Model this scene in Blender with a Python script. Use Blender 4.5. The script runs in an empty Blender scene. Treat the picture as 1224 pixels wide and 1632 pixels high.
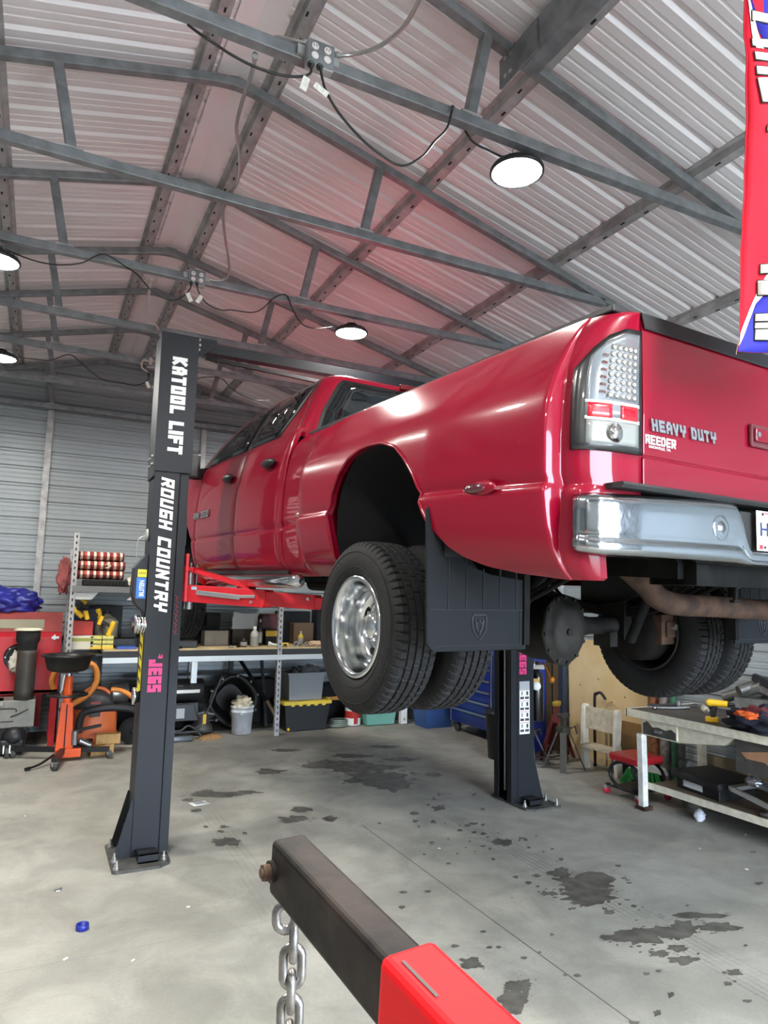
import bpy, bmesh, math, random
from mathutils import Vector as V, Matrix, noise
random.seed(7)
SC = bpy.context.scene
COL = SC.collection
PI = math.pi

# ---------------------------------------------------------------- camera
FPX, PITCH, ROLL, YAW, EYE = 1091.45, math.radians(7.049), math.radians(1.233), math.radians(26.504), 1.85
_F = V((math.sin(YAW)*math.cos(PITCH), math.cos(YAW)*math.cos(PITCH), math.sin(PITCH)))
_R0 = V((math.cos(YAW), -math.sin(YAW), 0)); _U0 = _R0.cross(_F)
_R = _R0*math.cos(ROLL) + _U0*math.sin(ROLL)
_U = -_R0*math.sin(ROLL) + _U0*math.cos(ROLL)
cam = bpy.data.cameras.new('camera')
cam.sensor_fit = 'VERTICAL'; cam.sensor_height = 24.0; cam.lens = 24.0*FPX/1632; cam.clip_start = 0.05
camo = bpy.data.objects.new('camera', cam); COL.objects.link(camo)
camo.matrix_world = Matrix(((_R.x, _U.x, -_F.x, 0), (_R.y, _U.y, -_F.y, 0), (_R.z, _U.z, -_F.z, EYE), (0, 0, 0, 1)))
SC.camera = camo

# ---------------------------------------------------------------- light
LAMP_STRENGTH, LAMP_COLOR = 265.0, (1.0, 0.97, 0.90)
SKY_STRENGTH, SKY_COLOR = 15.5, (0.72, 0.84, 1.0)
SC.view_settings.view_transform = 'Standard'; SC.view_settings.look = 'None'
SC.view_settings.gamma = 1; SC.view_settings.use_curve_mapping = False
SC.view_settings.exposure = 1.0
w = bpy.data.worlds.new('World'); SC.world = w; w.use_nodes = True
w.node_tree.nodes['Background'].inputs[0].default_value = (*SKY_COLOR, 1)
w.node_tree.nodes['Background'].inputs[1].default_value = SKY_STRENGTH

# ---------------------------------------------------------------- pixel -> point (places things at their own depth)
def ray(px, py): return _F + _R*((px-612)/FPX) - _U*((py-816)/FPX)
EYEV = V((0, 0, EYE))
def aY(px, py, Y): r = ray(px, py); return EYEV + r*(Y/r.y)
def aX(px, py, X): r = ray(px, py); return EYEV + r*(X/r.x)
def aZ(px, py, Z): r = ray(px, py); return EYEV + r*((Z-EYE)/r.z)
def aD(px, py, d): return EYEV + ray(px, py)*d

# ---------------------------------------------------------------- materials
def lin(c):
    c /= 255.0
    return c/12.92 if c <= 0.04045 else ((c+0.055)/1.055)**2.4
def hx(h): h = h.lstrip('#'); return tuple(lin(int(h[i:i+2], 16)) for i in (0, 2, 4))
MATS = {}
def M(name, col, rough=0.5, metal=0.0, coat=0.0, var=0.0, vs=8.0, bump=0.0, bs=40.0, emit=0.0, col2=None, trans=0.0, spec=0.5, detail=6.0):
    """procedural principled material; var/col2 mix a noise-driven second colour, bump adds noise bump"""
    if name in MATS: return MATS[name]
    m = bpy.data.materials.new(name); m.use_nodes = True; MATS[name] = m
    nt = m.node_tree; b = nt.nodes['Principled BSDF']
    c = hx(col) if isinstance(col, str) else col
    b.inputs['Base Color'].default_value = (*c, 1)
    b.inputs['Roughness'].default_value = rough; b.inputs['Metallic'].default_value = metal
    b.inputs['Coat Weight'].default_value = coat; b.inputs['Coat Roughness'].default_value = 0.04
    b.inputs['Specular IOR Level'].default_value = spec
    if trans: b.inputs['Transmission Weight'].default_value = trans
    if emit:
        b.inputs['Emission Color'].default_value = (*c, 1); b.inputs['Emission Strength'].default_value = emit
    tc = None
    if var or col2 or bump: tc = nt.nodes.new('ShaderNodeTexCoord')
    if var or col2:
        n = nt.nodes.new('ShaderNodeTexNoise'); n.inputs['Scale'].default_value = vs; n.inputs['Detail'].default_value = detail
        nt.links.new(tc.outputs['Object'], n.inputs['Vector'])
        r = nt.nodes.new('ShaderNodeValToRGB'); r.color_ramp.elements[0].position = 0.35; r.color_ramp.elements[1].position = 0.65
        c2 = hx(col2) if col2 else tuple(min(1, x*(1+var)) for x in c)
        c1 = c if col2 else tuple(x*(1-var) for x in c)
        r.color_ramp.elements[0].color = (*c1, 1); r.color_ramp.elements[1].color = (*c2, 1)
        nt.links.new(n.outputs['Fac'], r.inputs['Fac']); nt.links.new(r.outputs['Color'], b.inputs['Base Color'])
    if bump:
        n2 = nt.nodes.new('ShaderNodeTexNoise'); n2.inputs['Scale'].default_value = bs; n2.inputs['Detail'].default_value = 4
        nt.links.new(tc.outputs['Object'], n2.inputs['Vector'])
        bp = nt.nodes.new('ShaderNodeBump'); bp.inputs['Strength'].default_value = bump; bp.inputs['Distance'].default_value = 0.01
        nt.links.new(n2.outputs['Fac'], bp.inputs['Height']); nt.links.new(bp.outputs['Normal'], b.inputs['Normal'])
    return m

# ---------------------------------------------------------------- mesh builder
class MB:
    def __init__(s): s.v = []; s.f = []; s.fm = []; s.fs = []; s.mi = 0
    def add(s, vs, fs, smooth=False):
        o = len(s.v); s.v += [tuple(p) for p in vs]
        for f in fs: s.f.append(tuple(i+o for i in f)); s.fm.append(s.mi); s.fs.append(smooth)
        return s
    def mat(s, i): s.mi = i; return s
    def box(s, x0, x1, y0, y1, z0, z1):
        v = [(x, y, z) for x in (x0, x1) for y in (y0, y1) for z in (z0, z1)]
        return s.add(v, [(0, 1, 3, 2), (4, 6, 7, 5), (0, 4, 5, 1), (2, 3, 7, 6), (0, 2, 6, 4), (1, 5, 7, 3)])
    def cbox(s, c, sz, rot=None):
        v = [V((x*sz[0]/2, y*sz[1]/2, z*sz[2]/2)) for x in (-1, 1) for y in (-1, 1) for z in (-1, 1)]
        if rot is not None:
            if not isinstance(rot, Matrix): rot = Matrix.Rotation(rot, 3, 'Z')
            v = [rot @ p for p in v]
        return s.add([p+V(c) for p in v], [(0, 1, 3, 2), (4, 6, 7, 5), (0, 4, 5, 1), (2, 3, 7, 6), (0, 2, 6, 4), (1, 5, 7, 3)])
    def bar(s, p0, p1, w, h, up=(0, 0, 1)):
        p0 = V(p0); p1 = V(p1); d = (p1-p0).normalized(); u = V(up)
        r = d.cross(u)
        if r.length < 1e-4: r = d.cross(V((1, 0, 0)))
        r.normalize(); u = r.cross(d)
        vs = [p+r*(a*w/2)+u*(b*h/2) for p in (p0, p1) for a in (-1, 1) for b in (-1, 1)]
        return s.add(vs, [(0, 1, 3, 2), (4, 6, 7, 5), (0, 4, 5, 1), (2, 3, 7, 6), (0, 2, 6, 4), (1, 5, 7, 3)])
    def ring_sweep(s, rings, cap=True, smooth=True, closed=False):
        n = len(rings[0]); vs = [p for r in rings for p in r]; fs = []
        m = len(rings)
        for i in range(m if closed else m-1):
            for j in range(n):
                a = i*n+j; b = i*n+(j+1) % n; i2 = (i+1) % m
                fs.append((a, b, i2*n+(j+1) % n, i2*n+j))
        s.add(vs, fs, smooth)
        if cap and not closed:
            s.add(rings[0], [tuple(range(n-1, -1, -1))]); s.add(rings[-1], [tuple(range(n))])
        return s
    def cyl(s, p0, p1, r0, r1=None, n=16, cap=True, smooth=True):
        r1 = r0 if r1 is None else r1
        p0 = V(p0); p1 = V(p1); d = (p1-p0).normalized(); a = d.orthogonal().normalized(); b = d.cross(a)
        rg = [[p+(a*math.cos(2*PI*k/n)+b*math.sin(2*PI*k/n))*r for k in range(n)] for p, r in ((p0, r0), (p1, r1))]
        return s.ring_sweep(rg, cap, smooth)
    def tube(s, pts, r, n=8, cap=True, closed=False):
        pts = [V(p) for p in pts]; rings = []; a = None; m = len(pts)
        for i, p in enumerate(pts):
            if closed: d = pts[(i+1) % m]-pts[i-1]
            else: d = pts[min(i+1, m-1)]-pts[max(i-1, 0)]
            d.normalize()
            a = d.orthogonal() if a is None else a-d*a.dot(d)
            a.normalize(); b = d.cross(a)
            rr = r[i] if isinstance(r, (list, tuple)) else r
            rings.append([p+(a*math.cos(2*PI*k/n)+b*math.sin(2*PI*k/n))*rr for k in range(n)])
        return s.ring_sweep(rings, cap, True, closed)
    def lathe(s, prof, o=(0, 0, 0), ax=(0, 0, 1), n=24, smooth=True, cap=True):
        o = V(o); d = V(ax).normalized(); a = d.orthogonal().normalized(); b = d.cross(a)
        rg = [[o+d*h+(a*math.cos(2*PI*k/n)+b*math.sin(2*PI*k/n))*max(r, 1e-4) for k in range(n)] for r, h in prof]
        return s.ring_sweep(rg, cap, smooth)
    def prism(s, poly, o, u, v, dep, smooth=False):
        o = V(o); u = V(u); v = V(v); d = V(dep); n = len(poly)
        a = [o+u*p[0]+v*p[1] for p in poly]
        b = [p+d for p in a]
        fs = [tuple(range(n-1, -1, -1)), tuple(range(n, 2*n))]
        s.add(a+b, fs)
        s.add(a+b, [(i, (i+1) % n, n+(i+1) % n, n+i) for i in range(n)], smooth)
        return s
    def grid(s, nu, nv, fn, smooth=True):
        vs = [fn(i/nu, j/nv) for i in range(nu+1) for j in range(nv+1)]
        return s.add(vs, [(i*(nv+1)+j, (i+1)*(nv+1)+j, (i+1)*(nv+1)+j+1, i*(nv+1)+j+1) for i in range(nu) for j in range(nv)], smooth)
    def ball(s, c, r, sc=(1, 1, 1), nu=16, nv=10, fn=None):
        c = V(c)
        def f(u, v):
            t = u*2*PI; p = v*PI
            d = V((math.cos(t)*math.sin(p), math.sin(t)*math.sin(p), -math.cos(p)))
            k = fn(d) if fn else 1
            return c+V((d.x*sc[0], d.y*sc[1], d.z*sc[2]))*(r*k)
        return s.grid(nu, nv, f)
    def torus(s, c, ax, R, r, n=24, m=8):
        c = V(c); d = V(ax).normalized(); a = d.orthogonal().normalized(); b = d.cross(a)
        return s.tube([c+(a*math.cos(2*PI*k/n)+b*math.sin(2*PI*k/n))*R for k in range(n)], r, m, False, True)
    def xf(s, mtx):
        s.v = [tuple(mtx @ V(p)) for p in s.v]; return s
    def build(s, name, mats, parent=None, bev=0, solid=0, w=False, sub=0, soff=0.0):
        me = bpy.data.meshes.new(name)
        vs = s.v
        if w and parent is not None:
            p = parent; off = V((0, 0, 0))
            while p is not None: off = off+p.location; p = p.parent
            vs = [tuple(V(q)-off) for q in vs]
        me.from_pydata(vs, [], s.f)
        if not isinstance(mats, (list, tuple)): mats = [mats]
        for m in mats: me.materials.append(m)
        me.polygons.foreach_set('material_index', s.fm); me.polygons.foreach_set('use_smooth', s.fs)
        me.update()
        if bev:
            b_m = bmesh.new(); b_m.from_mesh(me); bmesh.ops.remove_doubles(b_m, verts=b_m.verts, dist=1e-6)
            bmesh.ops.recalc_face_normals(b_m, faces=b_m.faces); b_m.to_mesh(me); b_m.free()
        o = bpy.data.objects.new(name, me); COL.objects.link(o)
        if parent is not None: o.parent = parent
        if solid:
            md = o.modifiers.new('solid', 'SOLIDIFY'); md.thickness = solid; md.offset = soff
        if bev:
            md = o.modifiers.new('bevel', 'BEVEL'); md.width = bev; md.segments = 3 if bev > .006 else 2; md.limit_method = 'ANGLE'
            md.angle_limit = math.radians(40)
        if sub:
            md = o.modifiers.new('sub', 'SUBSURF'); md.levels = sub; md.render_levels = sub
        return o

def tag(o, label, cat=None, group=None, kind=None):
    if label: o['label'] = label
    if cat: o['category'] = cat
    if group: o['group'] = group
    if kind: o['kind'] = kind
    return o
def thing(name, label, cat, loc=(0, 0, 0), rz=0.0, group=None):
    o = bpy.data.objects.new(name, None); COL.objects.link(o)
    o.location = loc; o.rotation_euler = (0, 0, rz); o.empty_display_size = 0.1
    return tag(o, label, cat, group)
def struct(name, mb, mats, bev=0, label=None):
    o = mb.build(name, mats, bev=bev); o['kind'] = 'structure'
    if label: o['label'] = label
    return o
def dup(root, loc, rz=None, label=None, group=None):
    r = root.copy(); COL.objects.link(r); r.location = loc
    if rz is not None: r.rotation_euler = (0, 0, rz)
    if label: r['label'] = label
    if group: r['group'] = group
    for ch in list(root.children):
        c = ch.copy(); COL.objects.link(c); c.parent = r
        for g in list(ch.children):
            d = g.copy(); COL.objects.link(d); d.parent = c
    return r

def text(s, name, mat, parent, o, u, v, wd, ht, dep=0.002, bold=0.0, shear=0.0, space=1.0, label=None):
    """raised lettering filling wd x ht; o lower-left corner, u reading direction, v up direction (parent-local)"""
    cu = bpy.data.curves.new('t', 'FONT'); cu.body = s; cu.size = 1; cu.extrude = 0.0; cu.offset = bold; cu.shear = shear
    cu.space_character = space; cu.resolution_u = 3
    ob = bpy.data.objects.new('t', cu); COL.objects.link(ob)
    dg = bpy.context.evaluated_depsgraph_get(); dg.update()
    me = bpy.data.meshes.new_from_object(ob.evaluated_get(dg))
    bpy.data.objects.remove(ob)
    xs = [p.co.x for p in me.vertices]; ys = [p.co.y for p in me.vertices]
    x0, x1, y0, y1 = min(xs), max(xs), min(ys), max(ys)
    u = V(u).normalized(); v = V(v).normalized(); n = u.cross(v); o = V(o)
    for p in me.vertices:
        a = (p.co.x-x0)/(x1-x0)*wd; b = (p.co.y-y0)/(y1-y0)*ht
        p.co = o+u*a+v*b+n*dep
    me.materials.clear(); me.materials.append(mat); me.name = name
    ob = bpy.data.objects.new(name, me); COL.objects.link(ob)
    md = ob.modifiers.new('solid', 'SOLIDIFY'); md.thickness = dep*0.98; md.offset = -1
    if parent is not None: ob.parent = parent
    if label: ob['label'] = label
    return ob
GLYPH = {'R': [[(0, 0), (0, 1), (1, 1), (1, .48), (0, .48)], [(.5, .48), (1, 0)]], 'O': [[(0, 0), (0, 1), (1, 1), (1, 0), (0, 0)]], 'U': [[(0, 1), (0, 0), (1, 0), (1, 1)]],
    'G': [[(1, 1), (0, 1), (0, 0), (1, 0), (1, .48), (.55, .48)]], 'H': [[(0, 0), (0, 1)], [(1, 0), (1, 1)], [(0, .5), (1, .5)]], 'C': [[(1, 1), (0, 1), (0, 0), (1, 0)]], 'N': [[(0, 0), (0, 1), (1, 0), (1, 1)]],
    'T': [[(0, 1), (1, 1)], [(.5, 1), (.5, 0)]], 'Y': [[(0, 1), (0, .48), (1, .48), (1, 1)], [(.5, .48), (.5, 0)]], 'J': [[(1, 1), (1, 0), (0, 0), (0, .3)]], 'E': [[(1, 1), (0, 1), (0, 0), (1, 0)], [(0, .5), (.9, .5)]],
    'S': [[(1, 1), (0, 1), (0, .5), (1, .5), (1, 0), (0, 0)]], 'A': [[(0, 0), (0, .7), (.3, 1), (.7, 1), (1, .7), (1, 0)], [(0, .4), (1, .4)]], 'V': [[(0, 1), (.5, 0), (1, 1)]],
    'D': [[(0, 0), (0, 1), (.75, 1), (1, .75), (1, .25), (.75, 0), (0, 0)]], 'K': [[(0, 0), (0, 1)], [(1, 1), (.1, .5), (1, 0)]], 'L': [[(0, 1), (0, 0), (1, 0)]], 'I': [[(.5, 0), (.5, 1)]], 'F': [[(1, 1), (0, 1), (0, 0)], [(0, .5), (.85, .5)]],
    'M': [[(0, 0), (0, 1), (.5, .35), (1, 1), (1, 0)]], '3': [[(0, 1), (1, 1), (1, 0), (0, 0)], [(.2, .5), (1, .5)]], '5': [[(1, 1), (0, 1), (0, .52), (1, .52), (1, 0), (0, 0)]], '0': [[(0, 0), (0, 1), (1, 1), (1, 0), (0, 0)]]}
def block(s, name, mat, parent, o, u, v, wd, ht, dep=.002, stroke=.2, shear=0.0, gap=.35, label=None):
    """square block lettering made of flat bars, filling wd x ht"""
    u = V(u).normalized(); v = V(v).normalized(); nn = u.cross(v); o = V(o)
    adv = [.55 if c == ' ' else (stroke*1.3 if c == 'I' else 1.0) for c in s]
    tot = sum(adv)+gap*(len(s)-1); cw = wd/(tot+abs(shear)*ht/wd*0); t = stroke*ht; m = MB(); x = 0; si = 0
    for c, a in zip(s, adv):
        w_ = a*cw
        for ln in GLYPH.get(c, []):
            P_ = [(x*cw+t/2+(w_-t)*(p[0] if c != 'I' else .5), t/2+(ht-t)*p[1]) for p in ln]
            for p, q in zip(P_, P_[1:]):
                d = V((q[0]-p[0], q[1]-p[1])); d.normalize(); nr = V((-d.y, d.x))*(t/2); e = d*(t/2)
                quad = [V(p)-e+nr, V(p)-e-nr, V(q)+e-nr, V(q)+e+nr]
                si += 1; m.prism([(k.x+shear*k.y, k.y) for k in quad], o, u, v, nn*(dep+.00018*(si % 7)))
        x += a+gap
    ob = m.build(name, mat, parent)
    if label: ob['label'] = label
    return ob
def decal(name, mat, parent, o, u, v, wd, ht, dep=0.002, label=None):
    u = V(u).normalized(); v = V(v).normalized(); n = u.cross(v); o = V(o)
    m = MB().prism([(0, 0), (wd, 0), (wd, ht), (0, ht)], o, u, v, n*dep)
    ob = m.build(name, mat, parent)
    if label: ob['label'] = label
    return ob
def smooth(a, b, x):
    t = max(0, min(1, (x-a)/(b-a))); return t*t*(3-2*t)
def interp(tab, x):
    if x <= tab[0][0]: return tab[0][1]
    for (a, p), (b, q) in zip(tab, tab[1:]):
        if x <= b: return p+(q-p)*(x-a)/(b-a) if b > a else q
    return tab[-1][1]
def arc(c, r, a0, a1, n, u=(1, 0, 0), v=(0, 0, 1)):
    c = V(c); u = V(u); v = V(v)
    return [c+u*(r*math.cos(a0+(a1-a0)*k/n))+v*(r*math.sin(a0+(a1-a0)*k/n)) for k in range(n+1)]
def spline(pts, k=8):
    pts = [V(p) for p in pts]; out = []; n = len(pts)
    for i in range(n-1):
        p0 = pts[max(i-1, 0)]; p1 = pts[i]; p2 = pts[i+1]; p3 = pts[min(i+2, n-1)]
        for j in range(k):
            t = j/k
            out.append(0.5*((2*p1)+(p2-p0)*t+(2*p0-5*p1+4*p2-p3)*t*t+(3*p1-p0-3*p2+p3)*t**3))
    return out+[pts[-1]]
def crumple(c, sc, seed, amp=0.35, fr=2.2, nu=36, nv=24, flat=None):
    """crumpled cloth lump as one mesh builder"""
    def f(d):
        q = d*fr+V((seed*3.1, seed*1.7, seed))
        return 1+amp*(abs(noise.noise(q))*1.6-0.4)+0.5*amp*noise.noise(q*2.7)
    m = MB().ball(c, 1, sc, nu, nv, f)
    if flat is not None: m.v = [(x, y, max(z, flat)) for x, y, z in m.v]
    return m

# shared materials
galv = M('galvanized steel', '#9d9c9c', 0.4, 0.12, var=0.22, vs=9)
galvd = M('dull galvanized tube', '#77797c', 0.36, 0.2, var=0.2, vs=12)
white = M('white paint', '#e8e8e4', 0.5)
black = M('black plastic', '#16171a', 0.45)
blackr = M('black rubber', '#151515', 0.8)
dgrey = M('charcoal powder coat', '#181b21', 0.5, 0.0, spec=0.35)
chrome = M('chrome', '#d6d8da', 0.12, 1.0)
steel = M('bare steel', '#9a9ca0', 0.35, 0.9)
zinc = M('zinc plated bolts', '#c5c6c4', 0.3, 0.9)
redp = M('red lift paint', '#c9202c', 0.35)
yellow = M('yellow plastic', '#e3b520', 0.45)

# ================================================================ SETTING
XL, XR, YB, YF = -4.2, 6.0, 10.2, -3.2
JX = 2.5; TRK = ((3.30, 0.012), (1.38, 0.005))
RX = 0.9                                    # ridge line
def roofz(x): return 5.175-0.25*abs(x-RX)   # underside of the roof sheets
# floor
fm = bpy.data.materials.new('stained concrete'); fm.use_nodes = True
nt = fm.node_tree; b = nt.nodes['Principled BSDF']; L = nt.links
def node(t, **k):
    n = nt.nodes.new(t)
    for a, v in k.items(): n.inputs[a].default_value = v
    return n
tc = node('ShaderNodeTexCoord')
def nz(scale, detail=8, dist=0.0, rough=0.6):
    n = node('ShaderNodeTexNoise', Scale=scale, Detail=detail, Distortion=dist, Roughness=rough); L.new(tc.outputs['Object'], n.inputs['Vector']); return n
def ramp(src, a, ca, c, cb):
    r = nt.nodes.new('ShaderNodeValToRGB'); e = r.color_ramp.elements
    e[0].position = a; e[1].position = c; e[0].color = (*ca, 1); e[1].color = (*cb, 1); L.new(src, r.inputs['Fac']); return r
def mixc(f, a, bb, mode='MIX'):
    m = nt.nodes.new('ShaderNodeMix'); m.data_type = 'RGBA'; m.blend_type = mode
    if isinstance(f, float): m.inputs[0].default_value = f
    else: L.new(f, m.inputs[0])
    for i, x in ((6, a), (7, bb)):
        if isinstance(x, tuple): m.inputs[i].default_value = (*x, 1)
        else: L.new(x, m.inputs[i])
    return m.outputs[2]
def math_(op, a, bb=None):
    m = nt.nodes.new('ShaderNodeMath'); m.operation = op
    for i, x in ((0, a), (1, bb)):
        if x is None: continue
        if isinstance(x, (int, float)): m.inputs[i].default_value = x
        else: L.new(x, m.inputs[i])
    return m.outputs[0]
base = ramp(nz(0.9, 10).outputs['Fac'], 0.3, hx('#96948a'), 0.7, hx('#b7b5aa'))
blot = ramp(nz(2.3, 10, 0.6).outputs['Fac'], 0.42, (0.72, 0.72, 0.72), 0.6, (1, 1, 1))
c = mixc(0.75, base.outputs['Color'], blot.outputs['Color'], 'MULTIPLY')
fine = ramp(nz(55, 6).outputs['Fac'], 0.3, (0.82, 0.82, 0.82), 0.7, (1, 1, 1))
c = mixc(0.6, c, fine.outputs['Color'], 'MULTIPLY')
sep = nt.nodes.new('ShaderNodeSeparateXYZ'); L.new(tc.outputs['Object'], sep.inputs[0])
X, Y = sep.outputs['X'], sep.outputs['Y']
# control joint running with the building, and one across
def line(coord, at, wd):
    return math_('LESS_THAN', math_('ABSOLUTE', math_('SUBTRACT', coord, at)), wd)
c = mixc(math_('MULTIPLY', math_('MULTIPLY', line(X, JX, 0.004), math_('LESS_THAN', Y, 5.3)), 0.75), c, (0.03, 0.03, 0.03))
c = mixc(math_('MULTIPLY', line(Y, 4.0, 0.004), 0.4), c, (0.20, 0.20, 0.19))
# tyre tracks: bands of tread marks along the truck's drive line
def track(x0, slope, half, stren, y0, y1):
    global c
    d = math_('SUBTRACT', X, math_('ADD', x0, math_('MULTIPLY', Y, slope)))
    inb = math_('LESS_THAN', math_('ABSOLUTE', d), half)
    w1 = math_('GREATER_THAN', math_('SINE', math_('MULTIPLY', d, 150)), -0.2)
    w2 = math_('GREATER_THAN', math_('SINE', math_('ADD', math_('MULTIPLY', Y, 210), math_('MULTIPLY', d, 170))), -0.7)
    n = ramp(nz(3.0, 6).outputs['Fac'], 0.4, (0, 0, 0), 0.62, (1, 1, 1))
    k = math_('MULTIPLY', math_('MULTIPLY', inb, math_('MULTIPLY', w1, w2)), math_('MULTIPLY', n.outputs['Color'], stren))
    k = math_('MULTIPLY', k, math_('MULTIPLY', math_('GREATER_THAN', Y, y0), math_('LESS_THAN', Y, y1)))
    c = mixc(k, c, (0.06, 0.055, 0.05))
track(TRK[0][0], TRK[0][1], 0.12, 0.35, 1.0, 8.2)
track(TRK[1][0], TRK[1][1], 0.11, 0.18, 3.6, 7.6)
L.new(c, b.inputs['Base Color'])
rr = ramp(nz(4, 6).outputs['Fac'], 0.3, (0.5, 0.5, 0.5), 0.7, (0.75, 0.75, 0.75)); L.new(rr.outputs['Color'], b.inputs['Roughness'])
bp = nt.nodes.new('ShaderNodeBump'); bp.inputs['Strength'].default_value = 0.12; bp.inputs['Distance'].default_value = 0.01
L.new(nz(70, 5).outputs['Fac'], bp.inputs['Height']); L.new(bp.outputs['Normal'], b.inputs['Normal'])
floor = struct('floor', MB().box(XL-0.1, XR+0.1, YF-9, YB+0.1, -0.1, 0), fm, label='stained grey concrete floor')
# oil drips and damp patches on the concrete
st = MB(); rnd = random.Random(3)
def blob(px, py, rx, ry, n=44, irr=0.34):
    p = aZ(px, py, 0.0); sd = rnd.random()*50; pts = []
    e1 = aZ(px+rx, py, 0)-p; e2 = aZ(px, py-ry, 0)-p
    for k in range(n):
        a = 2*PI*k/n; d = V((math.cos(a), math.sin(a), 0))
        q = 1+irr*(1.6*noise.noise(d*1.5+V((0, 0, sd)))+1.0*noise.noise(d*4+V((9, 0, sd)))+.25*noise.noise(d*9+V((0, 9, sd))))
        pts.append(p+e1*(d.x*q)+e2*(d.y*q)+V((0, 0, 0.0012+0.0006*rnd.random())))
    st.add(pts, [tuple(range(n))])
    if rx > 8:
        for k in range(int(rx/3)):
            a = rnd.random()*2*PI; r_ = 1.05+rnd.random()*.5; s_ = .03+.09*rnd.random()**2
            c_ = p+e1*(math.cos(a)*r_)+e2*(math.sin(a)*r_); z = 0.0012+0.0006*rnd.random()
            st.add([c_+e1*(s_*math.cos(2*PI*j/8))+e2*(s_*math.sin(2*PI*j/8))+V((0, 0, z)) for j in range(8)], [tuple(range(8))])
for a in ((600,1240,46,11),(560,1222,60,9),(520,1216,26,4),(625,1252,26,9),(455,1196,20,2.5),(345,1266,38,5),(398,1263,18,3),(362,1343,22,7),(332,1262,10,4),(352,1325,5,2.5),
          (328,1318,4,2),(357,1318,6,2.5),(470,1306,26,5),(528,1304,10,4),(700,1288,12,3.5),(800,1342,16,6),(660,1297,8,3),(755,1313,7,2),(770,1329,5,2),(745,1316,5,2),(690,1310,5,2),
          (930,1408,52,14),(945,1430,50,11),(890,1392,18,7),(880,1424,6,3),(868,1424,6,3),(842,1407,5,2.5),(855,1396,6,3),(895,1418,5,2),(822,1398,5,2.5),(1020,1492,40,14),(1050,1488,30,10),
          (1072,1485,30,10),(1090,1475,22,8),(985,1496,9,4),(968,1495,12,4),(1050,1520,16,6),(1090,1530,22,6),(1080,1512,16,5),(1110,1460,40,5),(1150,1478,30,7),(971,1454,8,4),(1170,1550,12,5),
          (828,1572,24,11),(822,1590,20,18),(750,1535,18,9),(780,1510,5,2),(795,1510,5,2),(835,1527,5,2.4),(770,1485,4,2),(920,1555,5,3),(1070,1586,6,4),(1048,1615,7,4),(1192,1596,7,3),
          (1160,1568,7,3),(902,1554,4,2),(860,1518,3,1.6),(725,1508,6,2.5),(1010,1630,9,3),(985,1380,5,2),(1210,1408,7,2.5),(1200,1358,5,1.6),(643,1422,6,2.5),(640,1446,5,2.5),(682,1421,5,2.5),
          (645,1210,24,3),(560,1205,30,3),(430,1230,22,4),(480,1290,18,4),(880,1490,4,2),(1030,1552,5,3),(1050,1548,5,2.5),(612,1190,20,2.5),(690,1235,14,3),(300,1275,9,2.6),(312,1292,9,2.6),(390,1328,4,2)):
    blob(*a)
for k in range(90):
    t = rnd.random(); px = 640+t*520+rnd.gauss(0, 40); py = 1270+t*270+rnd.gauss(0, 26); q = 1+rnd.random()*2.2
    blob(px, py, q*1.5, q*0.8, 9)
st.build('oil_stain', M('damp oily concrete', '#5b5953', 0.45, var=0.35, vs=9), floor)
tr_ = MB()
for px, py in ((2,1266),(40,1300),(92,1420),(300,1445),(104,1528),(212,1530),(1188,1330),(1115,1352),(700,1352),(1190,1385)):
    p = aZ(px, py, 0.004); tr_.cbox(p, (0.016+0.012*rnd.random(), 0.009, 0.005), rnd.random()*3)
tr_.build('grit', M('pale grit', '#cfcdc6', 0.8), floor)

# ribbed sheet metal: profile h(t) repeated every 0.2286 m
def ribs(a0, a1, per=0.2286):
    out = []; k = math.floor(a0/per)
    while k*per < a1:
        o = k*per
        for t, h in ((0, 0), (0.018, 0.019), (0.040, 0.019), (0.058, 0), (0.105, 0), (0.111, 0.004), (0.121, 0.004), (0.127, 0), (0.165, 0), (0.171, 0.004), (0.181, 0.004), (0.187, 0)):
            if a0 <= o+t <= a1: out.append((o+t, h))
        k += 1
    return out
wallm = M('light grey wall sheet', '#90979a', 0.42, 0.1, var=0.05, vs=1.5)
roofm = M('pale roof sheet', '#dad5d6', 0.45, 0.1, var=0.06, vs=1.2)
def hwall(name, o, u, ln, z0, ztop, nrm):
    """ribs run level; ztop(t) gives the top along the wall"""
    m = MB(); r = ribs(z0, 5.3); n = 24
    vs = []; fs = []
    for z, h in r:
        for i in range(n+1):
            t = ln*i/n; zz = min(z, ztop(t)); vs.append(V(o)+V(u)*t+V(nrm)*(0.019-h)*-1+V((0, 0, zz)))
    for j in range(len(r)-1):
        for i in range(n):
            a = j*(n+1)+i
            if vs[a].z < vs[a+n+1].z-1e-5 or vs[a+1].z < vs[a+n+2].z-1e-5: fs.append((a, a+1, a+n+2, a+n+1))
    m.add(vs, fs)
    return struct(name, m, wallm)
hwall('wall_back', (XL, YB+0.02, 0), (1, 0, 0), XR-XL, 0, lambda t: roofz(XL+t)+0.05, (0, 1, 0))
hwall('wall_right', (XR+0.02, YF, 0), (0, 1, 0), YB-YF, 0, lambda t: roofz(XR)+0.05, (1, 0, 0))
hwall('wall_left', (XL-0.02, YF, 0), (0, 1, 0), YB-YF, 0, lambda t: roofz(XL)+0.05, (-1, 0, 0))
DX0, DX1, DH = 1.4, 4.9, 3.6
m = MB()
for x0, x1, zb in ((XL, DX0, 0), (DX1, XR, 0), (DX0, DX1, DH)):
    n = 10
    vs = [V((x0+(x1-x0)*i/n, YF, z)) for i in range(n+1) for z in (zb, roofz(x0+(x1-x0)*i/n)+0.03)]
    m.add(vs, [(2*i, 2*i+2, 2*i+3, 2*i+1) for i in range(n)])
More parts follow.
